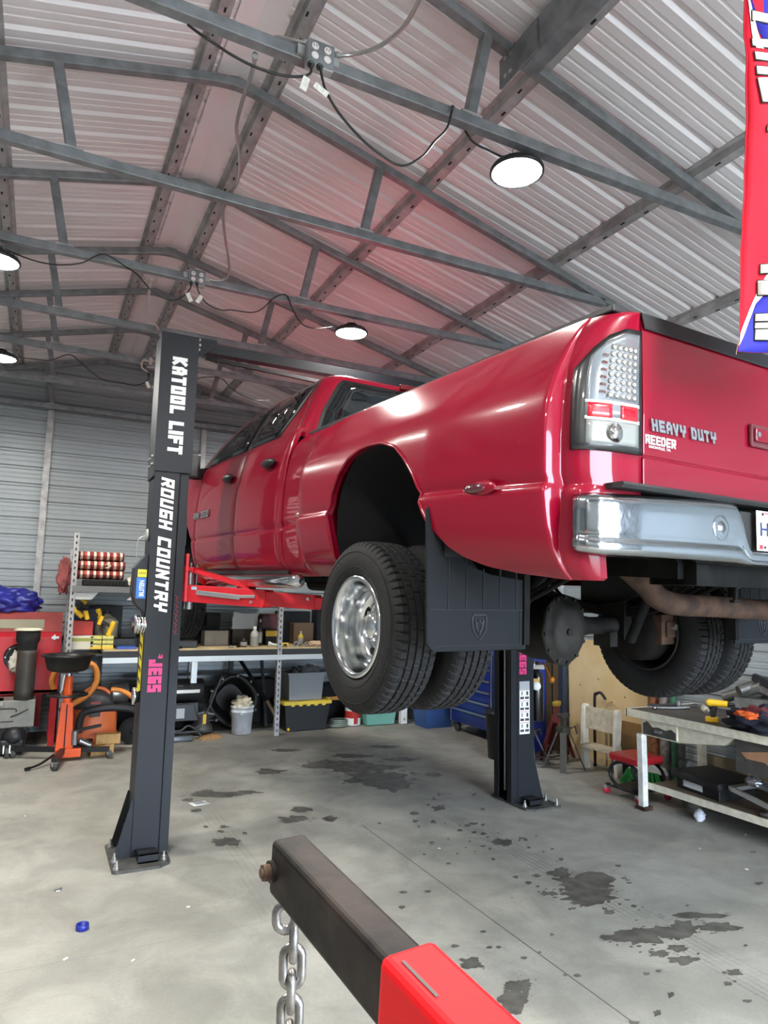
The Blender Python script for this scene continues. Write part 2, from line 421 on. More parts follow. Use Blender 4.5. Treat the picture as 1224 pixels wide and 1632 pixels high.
struct('wall_front', m, wallm)
m = MB()
for sgn, xe in ((1, XR+0.15), (-1, XL-0.15)):
    r = ribs(YF-0.2, YB+0.15); vs = []
    for y, h in r: vs += [V((RX, y, roofz(RX)+h)), V((xe, y, roofz(xe)+h))]
    m.add(vs, [(2*i, 2*i+1, 2*i+3, 2*i+2) if sgn < 0 else (2*i, 2*i+2, 2*i+3, 2*i+1) for i in range(len(r)-1)])
struct('ceiling', m, roofm, label='pale ribbed metal roof sheets meeting at the ridge')
m = MB()
for sgn in (1, -1):
    m.add([(RX, YF-0.2, roofz(RX)-0.012), (RX, YB, roofz(RX)-0.012), (RX+sgn*0.13, YB, roofz(RX+0.13)-0.012), (RX+sgn*0.13, YF-0.2, roofz(RX+0.13)-0.012)], [(0, 1, 2, 3)])
struct('trim_1', m.__class__() if False else m, roofm)
# end wall frame: studs, header, girts on the back wall; studs on the right wall
tube_ = galvd
y0 = YB-0.05
struct('trim_2', MB().box(-0.06, 0.02, y0-0.03, y0+0.045, 0, 4.27), galv, label='galvanized stud on the back wall')
struct('trim_3', MB().box(XL, XR, y0-0.03, y0+0.045, 4.26, 4.33), tube_)
struct('trim_4', MB().box(2.0, 2.07, y0-0.03, y0+0.045, 0, 4.27), galv)
struct('trim_5', MB().box(4.2, 4.27, y0-0.03, y0+0.045, 0, 4.27), galv)
for k, yy in enumerate((2.75, 3.9, 5.3, 6.85, 8.3)):
    struct('trim_%d' % (6+k), MB().box(XR-0.07, XR-0.005, yy-0.03, yy+0.03, 0, roofz(XR)-0.06), galv)
struct('trim_11', MB().box(XL, XR, YB-0.75, YB, 0, 0.012), M('shade-dark concrete strip', '#55534c', 0.8, var=0.2))  # floor strip darkened to stand for the shade under the bench
# ground and daylight outside the open door
struct('ground', MB().box(-14, 18, -30, YF-9, -0.12, -0.02), M('grassy yard', '#56613f', 0.9, var=0.2, vs=3))

# ---- roof purlins (hat channels with punched slots)
hole = M('dark slot', '#1c1d1f', 0.8)
def purlin(x, label):
    o = thing('roof_purlin', label, 'purlin', (x, 3.6, roofz(x)), 0, 'roof purlins')
    sl = -0.25 if x > RX else 0.25
    m = MB(); z = -0.045
    a = lambda dx, zz: (dx, zz+sl*dx)
    prof = [a(-0.062, -0.004), a(-0.035, -0.004), a(-0.026, z), a(0.026, z), a(0.035, -0.004), a(0.062, -0.004), a(0.062, -0.001), a(-0.062, -0.001)]
    m.prism(prof, (0, -8.8, 0), (1, 0, 0), (0, 0, 1), (0, 15.35, 0))
    h = m.mat(1); yy = -6.0; i = 0
    while yy < 6.4:
        for dx in ((-0.012,), (0.012,))[i % 2]:
            h.box(dx-0.006, dx+0.006, yy, yy+0.035, z+sl*dx-0.003, z+sl*dx+0.004)
        yy += 0.19; i += 1
    h.build('channel', [galv, hole], o)
for x, lb in ((-1.64, 'roof purlin second left of the ridge'), (-0.45, 'slotted roof purlin a step left of the ridge, above the left lamps'), (0.68, 'slotted roof purlin just left of the ridge cap'),
              (1.12, 'slotted roof purlin just right of the ridge cap'), (2.30, 'pink-lit roof purlin passing above the round ceiling lamps'),
              (3.49, 'roof purlin halfway down the right roof slope'), (4.68, 'lowest visible roof purlin on the right, behind the banner')):
    purlin(x, lb)

# ---- roof trusses
ZC = 4.265
def truss(y, label):
    o = thing('roof_truss', label, 'truss', (RX, y, ZC), 0, 'roof trusses')
    hw = 0.028; zt = 5.07-ZC; t = 0.06
    pr = []

    cl = []
    R_ = 0.16
    for x in [-5.05]+[-R_+2*R_*k/8 for k in range(9)]+[5.05]:
        z = zt-0.25*abs(x) if abs(x) > R_ else zt-0.25*R_+0.25*R_*0.5*(1-(x/R_)**2)
        cl.append((x, z))
    poly = [(x, z) for x, z in cl]+[(x, z+t) for x, z in reversed(cl)]
    MB().prism(poly, (0, -hw, 0), (1, 0, 0), (0, 0, 1), (0, 2*hw, 0)).build('top_chord', galvd, o, bev=0.005)
    m = MB().tube(arc((0, 0, zt-0.075), 0.13, 0.12*PI, 0.88*PI, 8), 0.012, 8); m.build('ridge_brace', galvd, o)
    MB().box(-3.1, 3.1, -hw, hw, 0, t).build('bottom_chord', galvd, o, bev=0.005)
    for sgn in (-1, 1):
        MB().bar((sgn*0.915, 0, t), (sgn*1.02, 0, zt-0.25*1.02+0.01), 0.056, 0.056, (0, 1, 0)).build('web_post', galvd, o, bev=0.004)
    for sgn in (-1, 1): MB().cbox((sgn*0.915, 0, t+0.005), (0.12, 0.06, 0.012)).build('weld_plate', galv, o)
    return o
TY = [2.75, 4.04, 5.27, 6.51, 7.50, 8.74]
for y, lb in zip([-2.3, 0.2, 1.48]+TY+[10.05], ('roof truss farthest behind the photographer', 'roof truss behind the photographer near the door', 'roof truss overhead just out of view',
        'nearest visible roof truss, carrying the large outlet box and bright lamp', 'second visible roof truss, plain with no outlet box',
        'third visible roof truss, carrying the middle outlet box', 'fourth visible roof truss, passing just above the lift post top',
        'fifth visible roof truss, carrying the farthest outlet box', 'sixth visible roof truss, close before the back wall', 'truss against the back wall above its header')):
    truss(y, lb)
# dark channel bolted under the purlin at the upper right
o = thing('steel_channel', 'thick grey steel channel beam bolted below the roof at upper right', 'beam', (2.12, 1.0, 4.72))
MB().prism([(-0.05, -0.1), (0.05, -0.1), (0.05, -0.085), (-0.035, -0.085), (-0.035, 0.085), (0.05, 0.085), (0.05, 0.1), (-0.05, 0.1)], (0, -2.6, 0), (1, 0, 0), (0, 0, 1), (0, 4.25, 0)).build('channel', galvd, o, bev=0.003)
m = MB().box(-0.062, -0.05, 1.5, 1.82, -0.095, 0.075); m.build('end_plate', galvd, o)
for yy, zz in ((1.76, 0.045), (1.76, -0.06), (1.72, 0.045), (1.72, -0.06)): MB().cyl((-0.07, yy, zz), (-0.062, yy, zz), 0.012, n=8).build('bolt', zinc, o)
for yy in (1.75, -2.2): MB().bar((0, yy, 0.1), (0, yy, 0.3), 0.06, 0.01).build('hanger', galvd, o)

# ---- round high-bay lamps
lens = M('lit lamp lens', (1.0, 1.0, 1.0), 0.4)
lb_ = lens.node_tree.nodes['Principled BSDF']; lb_.inputs['Emission Color'].default_value = (*LAMP_COLOR, 1); lb_.inputs['Emission Strength'].default_value = LAMP_STRENGTH
def lamp(x, y, label, z=4.12):
    o = thing('high_bay_lamp', label, 'ceiling lamp', (x, y, z), 0, 'round ceiling lamps')
    MB().lathe([(0.0, 0.085), (0.05, 0.085), (0.055, 0.06), (0.10, 0.045), (0.125, 0.035), (0.14, 0.028), (0.148, 0.015), (0.148, 0.0), (0.137, -0.004), (0.134, 0.006), (0.0, 0.008)], n=40).build('housing', black, o)
    f = MB()
    for k in range(20):
        a = 2*PI*k/20; d = V((math.cos(a), math.sin(a), 0))
        f.bar(d*0.055+V((0, 0, 0.06)), d*0.13+V((0, 0, 0.034)), 0.004, 0.012)
    f.build('fins', black, o)
    MB().lathe([(0.0, -0.012), (0.06, -0.011), (0.11, -0.007), (0.132, 0.002), (0.0, 0.004)], n=40).build('lens', lens, o)
    MB().torus((0, 0, 0.112), (0, 1, 0), 0.03, 0.004, 16, 6).build('hook', zinc, o)
    return o
lamp(2.19, 2.84, 'brightest round lamp at upper right under the nearest truss', 4.185)
lamp(2.31, 5.36, 'round lamp above the truck cab, glowing at the third truss', 4.155)
lamp(-0.43, 5.36, 'round lamp cut by the left edge, upper of the two there', 4.15)
lamp(-0.5, 7.6, 'round lamp cut by the left edge, lower of the two there')
lamp(2.62, 7.55, 'round lamp hidden behind the truck cab roof')
lamp(-0.45, 2.84, 'round lamp just outside the left side of the view')
lamp(-0.45, 0.29, 'round lamp overhead left of the photographer')
lamp(2.25, 0.29, 'round lamp overhead right of the photographer, before the banner')
lamp(-0.45, -2.2, 'round lamp far behind the photographer, left of the door')
lamp(2.25, -2.2, 'round lamp far behind the photographer, in front of the door')

# ---- outlet boxes, conduit, lamp cords
pinkw = M('beige outlet', '#d9d0cc', 0.5)
def outlet(y, x, label, n):
    o = thing('outlet_box', label, 'electrical outlet', (x, y-0.045, ZC-0.045), 0, 'ceiling outlet boxes')
    MB().box(-0.062, 0.062, -0.03, 0.016, -0.005, 0.125).build('box', galv, o, bev=0.004)
    MB().box(-0.064, 0.064, -0.034, -0.03, 0.0, 0.12).build('cover_plate', galvd, o, bev=0.004)
    m = MB()
    for dx in (-0.03, 0.03):
        rc = MB()
        for dz in (0.085, 0.04): rc.cyl((dx, -0.034, dz), (dx, -0.039, dz), 0.017, n=14)
        r_ = rc.build('receptacle', pinkw, o)
        h = MB()
        for a in (-0.006, 0.006): h.box(dx+a-0.0015, dx+a+0.0015, -0.0402, -0.0385, 0.083, 0.093)
        h.build('socket_slots', hole, r_)
    MB().box(-0.10, 0.10, -0.002, 0.018, 0.055, 0.1).build('bracket', galv, o)
    return o
outlet(2.75, 0.965, 'large outlet box with two plugs on the nearest truss', 1)
outlet(5.27, 0.925, 'middle outlet box with hanging paper tags on the third truss', 2)
outlet(7.50, 0.92, 'farthest outlet box, left of the lift post top', 3)
cordm = M('black cord', '#121315', 0.5)
tagm = M('paper tag', '#d8d6cc', 0.7, var=0.15, vs=60)
def cord(name, label, pts, r=0.006, mat=None, group=None, plug=None, k=8):
    pts = [V(p) for p in pts]; o = thing(name, label, 'cable', pts[0], 0, group)
    q = [p-pts[0] for p in spline(pts, k)]
    MB().tube(q, r, 8).build('cord', mat or cordm, o)
    if plug:
        MB().cyl((0, -0.004, 0), (0, 0.016, 0.012), 0.012, 0.016, n=10).cyl((0, -0.004, 0), tuple((q[3])), 0.011, 0.007, n=10).build('plug', cordm, o)
    return o
yy = 2.66
P = lambda px, py, y=None: aY(px, py, yy if y is None else y)
cord('lamp_cord', 'black lamp cord looping left from the nearest outlet box', [P(497,103), P(494,117), P(478,122), P(450,120), P(410,108), P(370,88), P(340,68), P(320,55), P(300,40,2.72)], plug=1, group='black lamp cords')
cord('lamp_cord', 'black lamp cord sagging right from the nearest outlet box to the bright lamp', [P(511,107), P(513,122), P(520,146), P(540,180), P(575,220), P(605,245), P(640,264), P(672,250), P(692,226), P(712,205), P(720,178), P(724,172,2.79), P(750,222,2.82), P(780,240,2.84), P(800,250,2.84)], plug=1, group='black lamp cords')
yy = 5.18
cord('lamp_cord', 'black lamp cord looping left from the middle outlet box', [P(305,452), P(302,462), P(288,475), P(270,478), P(245,466), P(228,448), P(217,436), P(200,425,5.24), P(165,405,5.22), P(130,419,5.22), P(90,422,5.22), P(50,414,5.25), P(10,398,5.3)], plug=1, r=0.005, group='black lamp cords')
cord('lamp_cord', 'black lamp cord running right from the middle outlet box to the lamp over the cab', [P(314,453), P(317,466), P(330,484), P(352,494), P(370,494), P(400,498), P(418,492), P(438,474), P(456,470,5.24), P(466,492), P(480,515), P(500,523), P(530,520,5.3)], plug=1, r=0.005, group='black lamp cords')
yy = 7.42
cord('lamp_cord', 'black lamp cord looping left from the farthest outlet box', [P(237,598), P(234,607), P(218,614), P(195,611), P(165,605), P(145,592), P(128,577), P(110,565,7.5), P(80,574), P(45,571), P(20,568)], plug=1, r=0.005, group='black lamp cords')
cord('lamp_cord', 'black lamp cord sagging right behind the lift post towards the cab roof', [P(246,600), P(262,614), P(290,616), P(320,602), P(352,603), P(366,617), P(385,630), P(405,637), P(430,638,7.6)], plug=1, r=0.005, group='black lamp cords')
def papertag(px, py, y, dx, dy, rot, label):
    p = aY(px, py, y); o = thing('paper_tag', label, 'tag', p, 0, 'paper tags on the lamp cords')
    R2 = Matrix.Rotation(rot, 3, 'Y')
    m = MB().cbox((dx*0.0, -0.002, -0.035), (0.032, 0.0012, 0.07), R2); m.build('label_sheet', tagm, o)
    MB().torus((0, 0, 0), (1, 0, 0), 0.006, 0.001, 8, 4).build('loop', white, o)
papertag(486, 122, 2.65, 0, 0, 0.25, 'white paper tag on the left cord of the nearest outlet')
papertag(512, 132, 2.65, 0, 0, -1.1, 'white paper tag on the right cord of the nearest outlet')
papertag(302, 467, 5.17, 0, 0, -0.5, 'pale tag left of two under the middle outlet box')
papertag(318, 470, 5.17, 0, 0, 0.5, 'pale tag right of two under the middle outlet box')
papertag(236, 608, 7.41, 0, 0, -0.4, 'pink-lit tag left of two under the farthest outlet box')
papertag(247, 610, 7.41, 0, 0, 0.5, 'pink-lit tag right of two under the farthest outlet box')
# flexible conduit with wound ridges
def conduit(label, pts, r=0.0105, k=14, mat=None):
    pts = [V(p) for p in pts]; o = thing('flexible_conduit', label, 'conduit', pts[0], 0, 'flexible conduit runs')
    q = [p-pts[0] for p in spline(pts, k)]
    # resample evenly and alternate radius
    out = [q[0]]; step = 0.006; acc = 0
    for a, b_ in zip(q, q[1:]):
        d = (b_-a).length
        if d < 1e-6: continue
        t = step-acc
        while t <= d: out.append(a+(b_-a)*(t/d)); t += step
        acc = (acc+d) % step
    MB().tube(out, [r if i % 2 else r*0.8 for i in range(len(out))], 8).build('hose', mat or zinc, o)
    MB().cyl((0, 0, 0), (out[4]), r*1.5, n=8).build('fitting', zinc, o)
conduit('flexible metal conduit arching up right from the nearest outlet box', [aY(533,88,2.72), aY(560,87,2.72), aY(600,76,2.6), aY(640,46,2.4), aY(668,0,2.2), aY(672,-30,2.1)])
conduit('short flexible conduit entering the left of the nearest outlet box', [aY(492,70,2.72), aY(470,65,2.74), aY(445,60,2.8), aY(432,62,2.84)])
conduit('long wavy conduit hanging from the nearest truss to the second', [aY(407,88,2.8), aY(400,120,3.0), aY(385,165,3.3), aY(377,205,3.6), aY(382,255,3.8), aY(378,290,3.95), aY(362,312,4.1), aY(356,330,4.3), aY(357,365,4.6), aY(365,420,4.95), aY(363,440,5.15), aY(350,447,5.22), aY(325,444,5.24)])
conduit('pale conduit drooping from the third truss towards the far outlet box', [aY(242,445,5.45), aY(236,475,5.8), aY(235,500,6.1), aY(250,520,6.4), aY(258,545,6.8), aY(256,568,7.1), aY(242,576,7.3), aY(229,574,7.38), aY(226,585,7.42), aY(235,592,7.45)], mat=M('pale conduit', '#c9c1bd', 0.5, 0.3))
conduit('short conduit curled left of the middle outlet box', [aY(302,444,5.24), aY(285,438,5.3), aY(265,428,5.35)])

# ================================================================ TWO-POST LIFT
boldw = M('white decal', '#e9eaea', 0.5); pinkd = M('pink decal', '#e0357f', 0.5); blued = M('blue decal', '#1f6fc4', 0.45); yeld = M('yellow decal', '#e8d92a', 0.45)
ink = M('black ink', '#101012', 0.5); redink = M('red ink', '#b5232f', 0.5)
def cpost(m, x0, s, y0, z0, z1):
    P_ = [(0, 0), (.178, 0), (.19, .012), (.25, .012), (.25, .08), (.24, .08), (.24, .024), (.185, .024), (.175, .012), (.012, .012), (.012, .278), (.175, .278), (.185, .266), (.24, .266), (.24, .21), (.25, .21), (.25, .278), (.19, .278), (.178, .29), (0, .29)]
    if s < 0: P_ = [(-a, b_) for a, b_ in reversed(P_)]
    m.prism(P_, (x0, y0, z0), (1, 0, 0), (0, 1, 0), (0, 0, z1-z0))
def lift_post(s, label):
    """s=+1 left post (open side to +x), -1 right post"""
    bx = 0.71 if s > 0 else 4.22
    o = thing('lift_post', label, 'car lift post', (bx, 5.24, 0))
    X_ = lambda a: a*s
    def bb(m, x0, x1, y0, y1, z0, z1): m.box(min(x0*s, x1*s), max(x0*s, x1*s), y0, y1, z0, z1); return m
    m = MB(); cpost(m, 0, s, 0, 0.02, 2.78); m.build('column', dgrey, o)
    # cover on the top
    m = MB(); bb(m, -.012, .262, -.014, -.004, 2.74, 3.81); bb(m, -.012, .262, .294, .304, 2.74, 3.81); bb(m, -.012, -.002, -.014, .304, 2.70, 3.81); bb(m, .2, .262, -.014, .304, 3.78, 3.81); bb(m, -.012, .262, -.014, .304, 3.80, 3.815)
    m.build('column_extension', dgrey, o, bev=0.003)
    for yy_ in (0.05, 0.2):
        for zz in (2.80, 2.86): MB().cyl((X_(-.012), yy_, zz), (X_(-.026), yy_, zz), .012, n=6).build('extension_bolt', zinc, o)
    # base plate, gussets, socket, anchor bolts
    m = MB(); pl = [(-.14, -.2), (-.12, -.22), (.16, -.22), (.23, -.17), (.245, -.1), (.245, .33), (.2, .36), (-.1, .36), (-.14, .32)]
    if s < 0: pl = [(-a, b_) for a, b_ in reversed(pl)]
    m.prism(pl, (0, 0, 0), (1, 0, 0), (0, 1, 0), (0, 0, .018)); m.build('base_plate', M('dusty base plate', '#4a4a46', 0.6, 0.2, var=0.3, vs=20), o)
    for yy_ in (0.012, 0.262):
        MB().prism([(X_(0), .018), (X_(-.115), .018), (X_(-.105), .05), (X_(-.012), .40), (X_(0), .40)], (0, yy_, 0), (1, 0, 0), (0, 0, 1), (0, .014, 0)).build('gusset', dgrey, o)
    m = MB(); bb(m, .03, .16, -.14, -.02, .018, .028); bb(m, .03, .16, -.14, -.132, .018, .075); bb(m, .03, .16, -.14, -.03, .068, .075)
    m.mat(1)
    for a in (.062, .128): m.cyl((X_(a), -.085, .0745), (X_(a), -.085, .0765), .022, n=18)
    m.build('adapter_holder', [dgrey, hole], o)
    for a, c_ in ((-.11, -.18), (-.11, -.03), (-.11, .26), (.2, -.12), (.2, .31), (.02, .33)):
        MB().cyl((X_(a), c_, .018), (X_(a), c_, .03), .022, n=14).cyl((X_(a), c_, .03), (X_(a), c_, .05), .016, n=6).cyl((X_(a), c_, .05), (X_(a), c_, .075), .009, n=8).build('anchor_bolt', zinc, o)
    # carriage and pads
    m = MB(); bb(m, .02, .26, .09, .2, 1.55, 2.1); m.build('carriage', M('dark carriage', '#222326', 0.6), o)
    m = MB(); bb(m, .262, .285, .0, .29, 1.78, 2.14); m.build('carriage_plate', redp, o, bev=.004)
    m = MB()
    m.cyl((X_(.22), .145, .1), (X_(.22), .145, 1.55), .012, n=8).cyl((X_(.08), .145, .1), (X_(.08), .145, 3.7), .03, n=12)
    m.build('lift_cylinder', steel, o)
    m = MB(); bb(m, .245, .262, .05, .1, 2.2, 2.42); m.build('release_stop', black, o)
    return o
lp = lift_post(1, 'tall charcoal lift post on the left with white and pink decals')
rp = lift_post(-1, 'charcoal lift post on the right seen beneath the truck behind the mud flap')
fr = (0, -.0142, 0)
def vtext(s, par, x0, x1, z0, z1, y, mat, **k):     # reads downwards on the front face
    return block(s, 'lettering', mat, par, (x0, y, z1), (0, 0, -1), (1, 0, 0), z1-z0, x1-x0, dep=.0015, **k)
vtext('KATOOL LIFT', lp, .075, .185, 2.88, 3.63, -.0145, boldw, stroke=.25, gap=.18)
vtext('ROUGH COUNTRY', lp, .05, .145, 1.72, 2.70, -.0005, boldw, stroke=.22, shear=.2, gap=.22)
vtext('JEGS', lp, .04, .135, 1.135, 1.365, -.0005, pinkd, stroke=.25, gap=.16)
m = MB().prism([(0, 0), (.012, .03), (.02, .005), (.03, .03), (.035, 0), (.018, -.004)], (.10, -.002, 1.375), (1, 0, 0), (0, 0, 1), (0, .0015, 0)); m.build('crown_decal', pinkd, lp)
m = MB()
zz = 1.83
for k in range(13): m.bar((.2+.01*((k*7) % 3), .0105, zz), (.225-.008*((k*5) % 3), .0105, zz-.026), .006, .003); zz -= .022
m.build('worn_red_script', redink, lp)
m = MB(); m.box(-.004, -.001, .06, .19, 1.14, 1.60); m.mat(1)
for k in range(5):
    z = 1.18+.085*k; m.prism([(.075, 0), (.175, .03), (.175, .05), (.075, .03)], (-.006, 0, z), (0, 1, 0), (0, 0, 1), (.002, 0, 0))
m.build('side_decal', [yeld, ink], lp)
# power unit cover with stickers, pulleys, safety latch
pc = MB().prism([(0, 2.11), (-.02, 2.12), (-.095, 2.02), (-.10, 1.84), (-.075, 1.76), (0, 1.69)], (0, .04, 0), (1, 0, 0), (0, 0, 1), (0, .16, 0)).build('latch_cover', dgrey, lp, bev=.004)
decal('sticker', blued, pc, (-.075, .0385, 1.80), (1, 0, 0), (0, 0, 1), .066, .15, label='blue sticker with white lettering')
text('BILSTEIN', 'lettering', boldw, pc, (-.02, .036, 1.815), (0, 0, 1), (-1, 0, 0), .115, .035, bold=.025)
decal('sticker', yeld, pc, (-.070, .0385, 1.955), (1, 0, 0), (0, 0, 1), .062, .055, label='yellow sticker with black marks')
m = MB()
for k in range(4): m.bar((-.062+.013*k, .036, 1.972), (-.056+.013*k, .036, 1.995), .003, .002, (0, 1, 0))
m.bar((-.062, .036, 1.983), (-.016, .036, 1.985), .003, .002, (0, 1, 0)); m.build('sticker_marks', ink, pc)
m = MB()
for c_ in (-.015, -.055): m.lathe([(0, -.013), (.072, -.013), (.06, -.004), (.06, .004), (.072, .013), (0, .013)], (c_, .06, 1.615), (1, .15, 0), 28)
m.build('pulley', chrome, lp)
m = MB().lathe([(0, 0), (.045, 0), (.062, .03), (.062, .045), (.03, .05), (0, .05)], (0, .1, 1.10), (-1, 0, 0), 24); m.build('round_knob', chrome, lp)
m = MB().tube(arc((-.02, .1, 2.2), .06, PI*.5, PI*1.0, 8)+[V((-.08, .1, 2.1))], .004, 6).ball((-.012, .1, 2.27), .035, (.5, 1, 1.3)); m.build('cable_guide', M('guide ring', '#a8a8a4', .4, .5), lp)
m = MB().cyl((-.0, .06, .21), (-.05, .06, .21), .022, n=14); m.build('gusset_pin', zinc, lp)
# right post decals and air bottle
vtext('JEGS', rp, -.165, -.085, 1.16, 1.40, -.0005, pinkd, stroke=.25, gap=.16)
decal('safety_label', M('aluminium label', '#b9bcc0', .35, .4), rp, (-.165, -.0005, 1.02), (1, 0, 0), (0, 0, 1), .115, .075)
m = MB().box(-.165, -.05, -.0025, -.0005, .62, 1.02); m.mat(1)
for r_ in range(4):
    z = .64+.098*r_
    m.mat(2).box(-.160, -.056, -.0032, -.0025, z+.08, z+.084); m.mat(1)
    for c_ in (0, 1):
        x = -.158+.056*c_; m.box(x, x+.044, -.0032, -.0025, z, z+.022); m.box(x+.015, x+.026+.01*c_, -.0032, -.0025, z+.035, z+.07)
o = m.build('safety_label', [boldw, M('dark print', '#3a3a3c', .6), redink], rp); o['label'] = 'white safety label with red rules and pictograms'

# arms
def lift_arm(par, base, tip, s, pad):
    """red telescopic swing arm; coordinates local to the post"""
    a = MB(); b0 = V(base); t = V(tip); d = (t-b0).normalized(); ln = (t-b0).length
    arm = thing('lift_arm', None, None, b0); arm.parent = par
    # the pieces of an arm stay one level down
    q = lambda f: d*(ln*f)
    up = V((0, 0, 1)); sd = d.cross(up)
    m = MB().bar(q(-.02), q(.52), .12, .125); m.prism([(0, -.0625), (.03, -.0625), (.055, 0), (.04, .0625), (0, .0625)], q(.52)-sd*.06, d, up, sd*.12)
    m.build('outer_tube', redp, arm, bev=.004)
    m = MB().bar(q(.3), q(.86), .1, .1); m.build('middle_tube', redp, arm, bev=.004)
    m = MB().bar(q(.8), q(1), .08, .07); m.build('inner_tube', redp, arm, bev=.004)
    m = MB()
    m.bar(q(-.02)+up*.05, q(-.02)+up*.19, .11, .04, tuple(d)).bar(q(-.03)+up*.18, q(.06)+up*.18, .12, .03).bar(q(.03)+up*.175, q(.44)+up*.07, .09, .028); m.build('gusset_bracket', redp, arm)
    m = MB().cyl(up*-.12, up*.2, .028, n=16).cyl(up*.2, up*.23, .012, n=8); m.build('pivot_pin', steel, arm)
    m = MB().cyl(up*.06-sd*.08+d*-.01, up*.22-sd*.08+d*-.01, .009, n=8).lathe([(.013+.004*(k % 2), .01*k) for k in range(14)], tuple(up*.08-sd*.08+d*-.01), (0, 0, 1), 8); m.build('lock_spring', steel, arm)
    fs = -1 if sd.y > 0 else 1
    m = MB().bar(q(.1)+sd*(fs*.075)+up*.012, q(.40)+sd*(fs*.075)+up*-.002, .012, .034).bar(q(.4)+sd*(fs*.075)+up*.004, q(.5)+sd*(fs*.075)+up*.012, .012, .022); m.build('gear_lever', zinc, arm, bev=.003)
    for f in (.47, .83): MB().cyl(q(f)+sd*(fs*.052)+up*-.03*(f < .5)+up*.02*(f > .5), q(f)+sd*(fs*.07)+up*-.03*(f < .5)+up*.02*(f > .5), .011, n=10).build('bolt_head', zinc, arm)
    decal('sticker', M('pale blue sticker', '#9fc3d6', .5), arm, q(.06)+sd*(fs*.061)+up*.03-d*.01, d if fs*1 > 0 else d, up, .05, .022, .001)
    m = MB().cyl(q(1)+up*.0, q(1)+up*pad, .03, n=14).cyl(q(1)+up*pad, q(1)+up*(pad+.02), .06, n=20); m.build('lift_pad', blackr, arm)
    return arm
lift_arm(lp, (.31, .06, 1.845), (1.12, -.95, 1.795), 1, .07)
lift_arm(lp, (.31, .24, 1.845), (1.02, 1.3, 1.845), 1, .07)
lift_arm(rp, (-.31, .06, 1.845), (-1.16, -.95, 1.815), -1, .05)
lift_arm(rp, (-.31, .24, 1.845), (-1.2, 1.3, 1.845), -1, .07)
# overhead beam between the posts
o = thing('lift_crossbeam', 'dark overhead beam running from the left post top across the truck cab', 'beam', (.972, 5.42, 3.80))
MB().prism([(-.045, -.04), (.045, -.04), (.045, -.03), (-.03, -.03), (-.03, .03), (.045, .03), (.045, .04), (-.045, .04)], (.02, 0, 0), (0, 1, 0), (0, 0, 1), (2.95, 0, 0)).build('beam', dgrey, o)
for x0, s in ((0.0, 1), (2.988, -1)):
    MB().prism([(0, -.13), (0, .05), (.16*s, .05), (.16*s, .0)], (x0, -.10, 0), (1, 0, 0), (0, 0, 1), (0, .012, 0)).build('corner_plate', dgrey, o)
for x, z in ((.02, .03), (.025, -.012), (.02, -.05)): MB().cyl((x, -.10, z), (x, -.108, z), .011, n=10).build('plate_bolt', zinc, o)
MB().bar((.12, .12, -.03), (2.9, .12, -.14), .03, .03).build('shutoff_bar', M('padded bar', '#1d1d20', .8), o)
MB().tube([(.19, -.03, -.03), (.19, -.03, -.15)], .002, 5).build('wire', cordm, o)
# black gas bottle strapped to the right post
gb = thing('gas_bottle', 'black gas bottle with a white label strapped behind the right lift post', 'gas cylinder', (4.385, 5.40, .70), -.68)
MB().lathe([(0, 0), (.06, .0), (.068, .015), (.068, .40), (.055, .45), (.03, .475), (.03, .56), (0, .56)], n=28).build('bottle', M('gloss black', '#121214', .25, coat=.5), gb)
MB().box(-.03, .03, -.0705, -.0675, .30, .40).build('label_sheet', M('tan label', '#c8a25a', .5), gb)
MB().lathe([(0, .0), (.04, .0), (.04, .003), (0, .003)], (0, -.070, .33), (0, -1, 0), 20).build('round_label', boldw, gb)
MB().lathe([(.07, .49), (.072, .49), (.072, .53), (.07, .53)], n=24, cap=False).box(-.075, .075, -.076, -.07, .49, .53).build('bracket', zinc, gb)
MB().tube([(.05, -.05, .54), (.06, -.07, .56), (.13, -.1, .42)], .007, 8).ball((.14, -.1, .40), .032).build('release_lever', M('brass', '#b5701f', .4, .5), gb)

# ================================================================ PICKUP TRUCK on the lift (own axes: x right, y forward from rear axle, z up from tyre bottom)
tk = thing('pickup_truck', 'red dual-rear-wheel crew pickup truck raised on the two-post lift', 'truck', (2.47, 2.94, 1.32))
_d, _t = math.radians(3.9), math.radians(1.2)
tk.rotation_euler = (Matrix.Rotation(_d, 3, 'Z') @ Matrix.Rotation(_t, 3, 'X')).to_euler()
paint = M('red car paint', '#7c0822', 0.28, 0.0, coat=0.6, spec=0.1)
gapm = M('dark panel gap', '#0c0c0d', 0.8)
glass = M('tinted glass', '#0d1013', 0.04, 0.0, spec=0.8)
under = M('greasy underbody', '#121211', 0.75, 0.0, spec=0.12, var=0.4, vs=10)
axlem = M('greasy cast iron', '#1c1b1a', 0.7, 0.0, spec=0.2, var=0.35, vs=12, bump=.3, bs=30)
rustm = M('rusty exhaust', '#2b1f1a', 0.75, 0.0, spec=.2, col2='#4d392d', vs=10, bump=.2)
PB = [(.62, .90), (.66, .945), (.72, .975), (.80, .992), (.90, 1.0), (.925, 1.0), (.935, .988), (.95, .99), (.97, 1.0), (1.1, 1.0), (1.25, .99), (1.35, .975), (1.45, .945), (1.51, .905), (1.545, .87), (1.56, .82), (1.562, .79)]
ZR = [.62, .635, .65, .68, .72, .76, .80, .85, .90, .922, .930, .937, .945, .955, .975, 1.0, 1.05, 1.1, 1.15, 1.2, 1.25, 1.3, 1.35, 1.40, 1.44, 1.48, 1.51, 1.53, 1.545, 1.555, 1.56, 1.562]
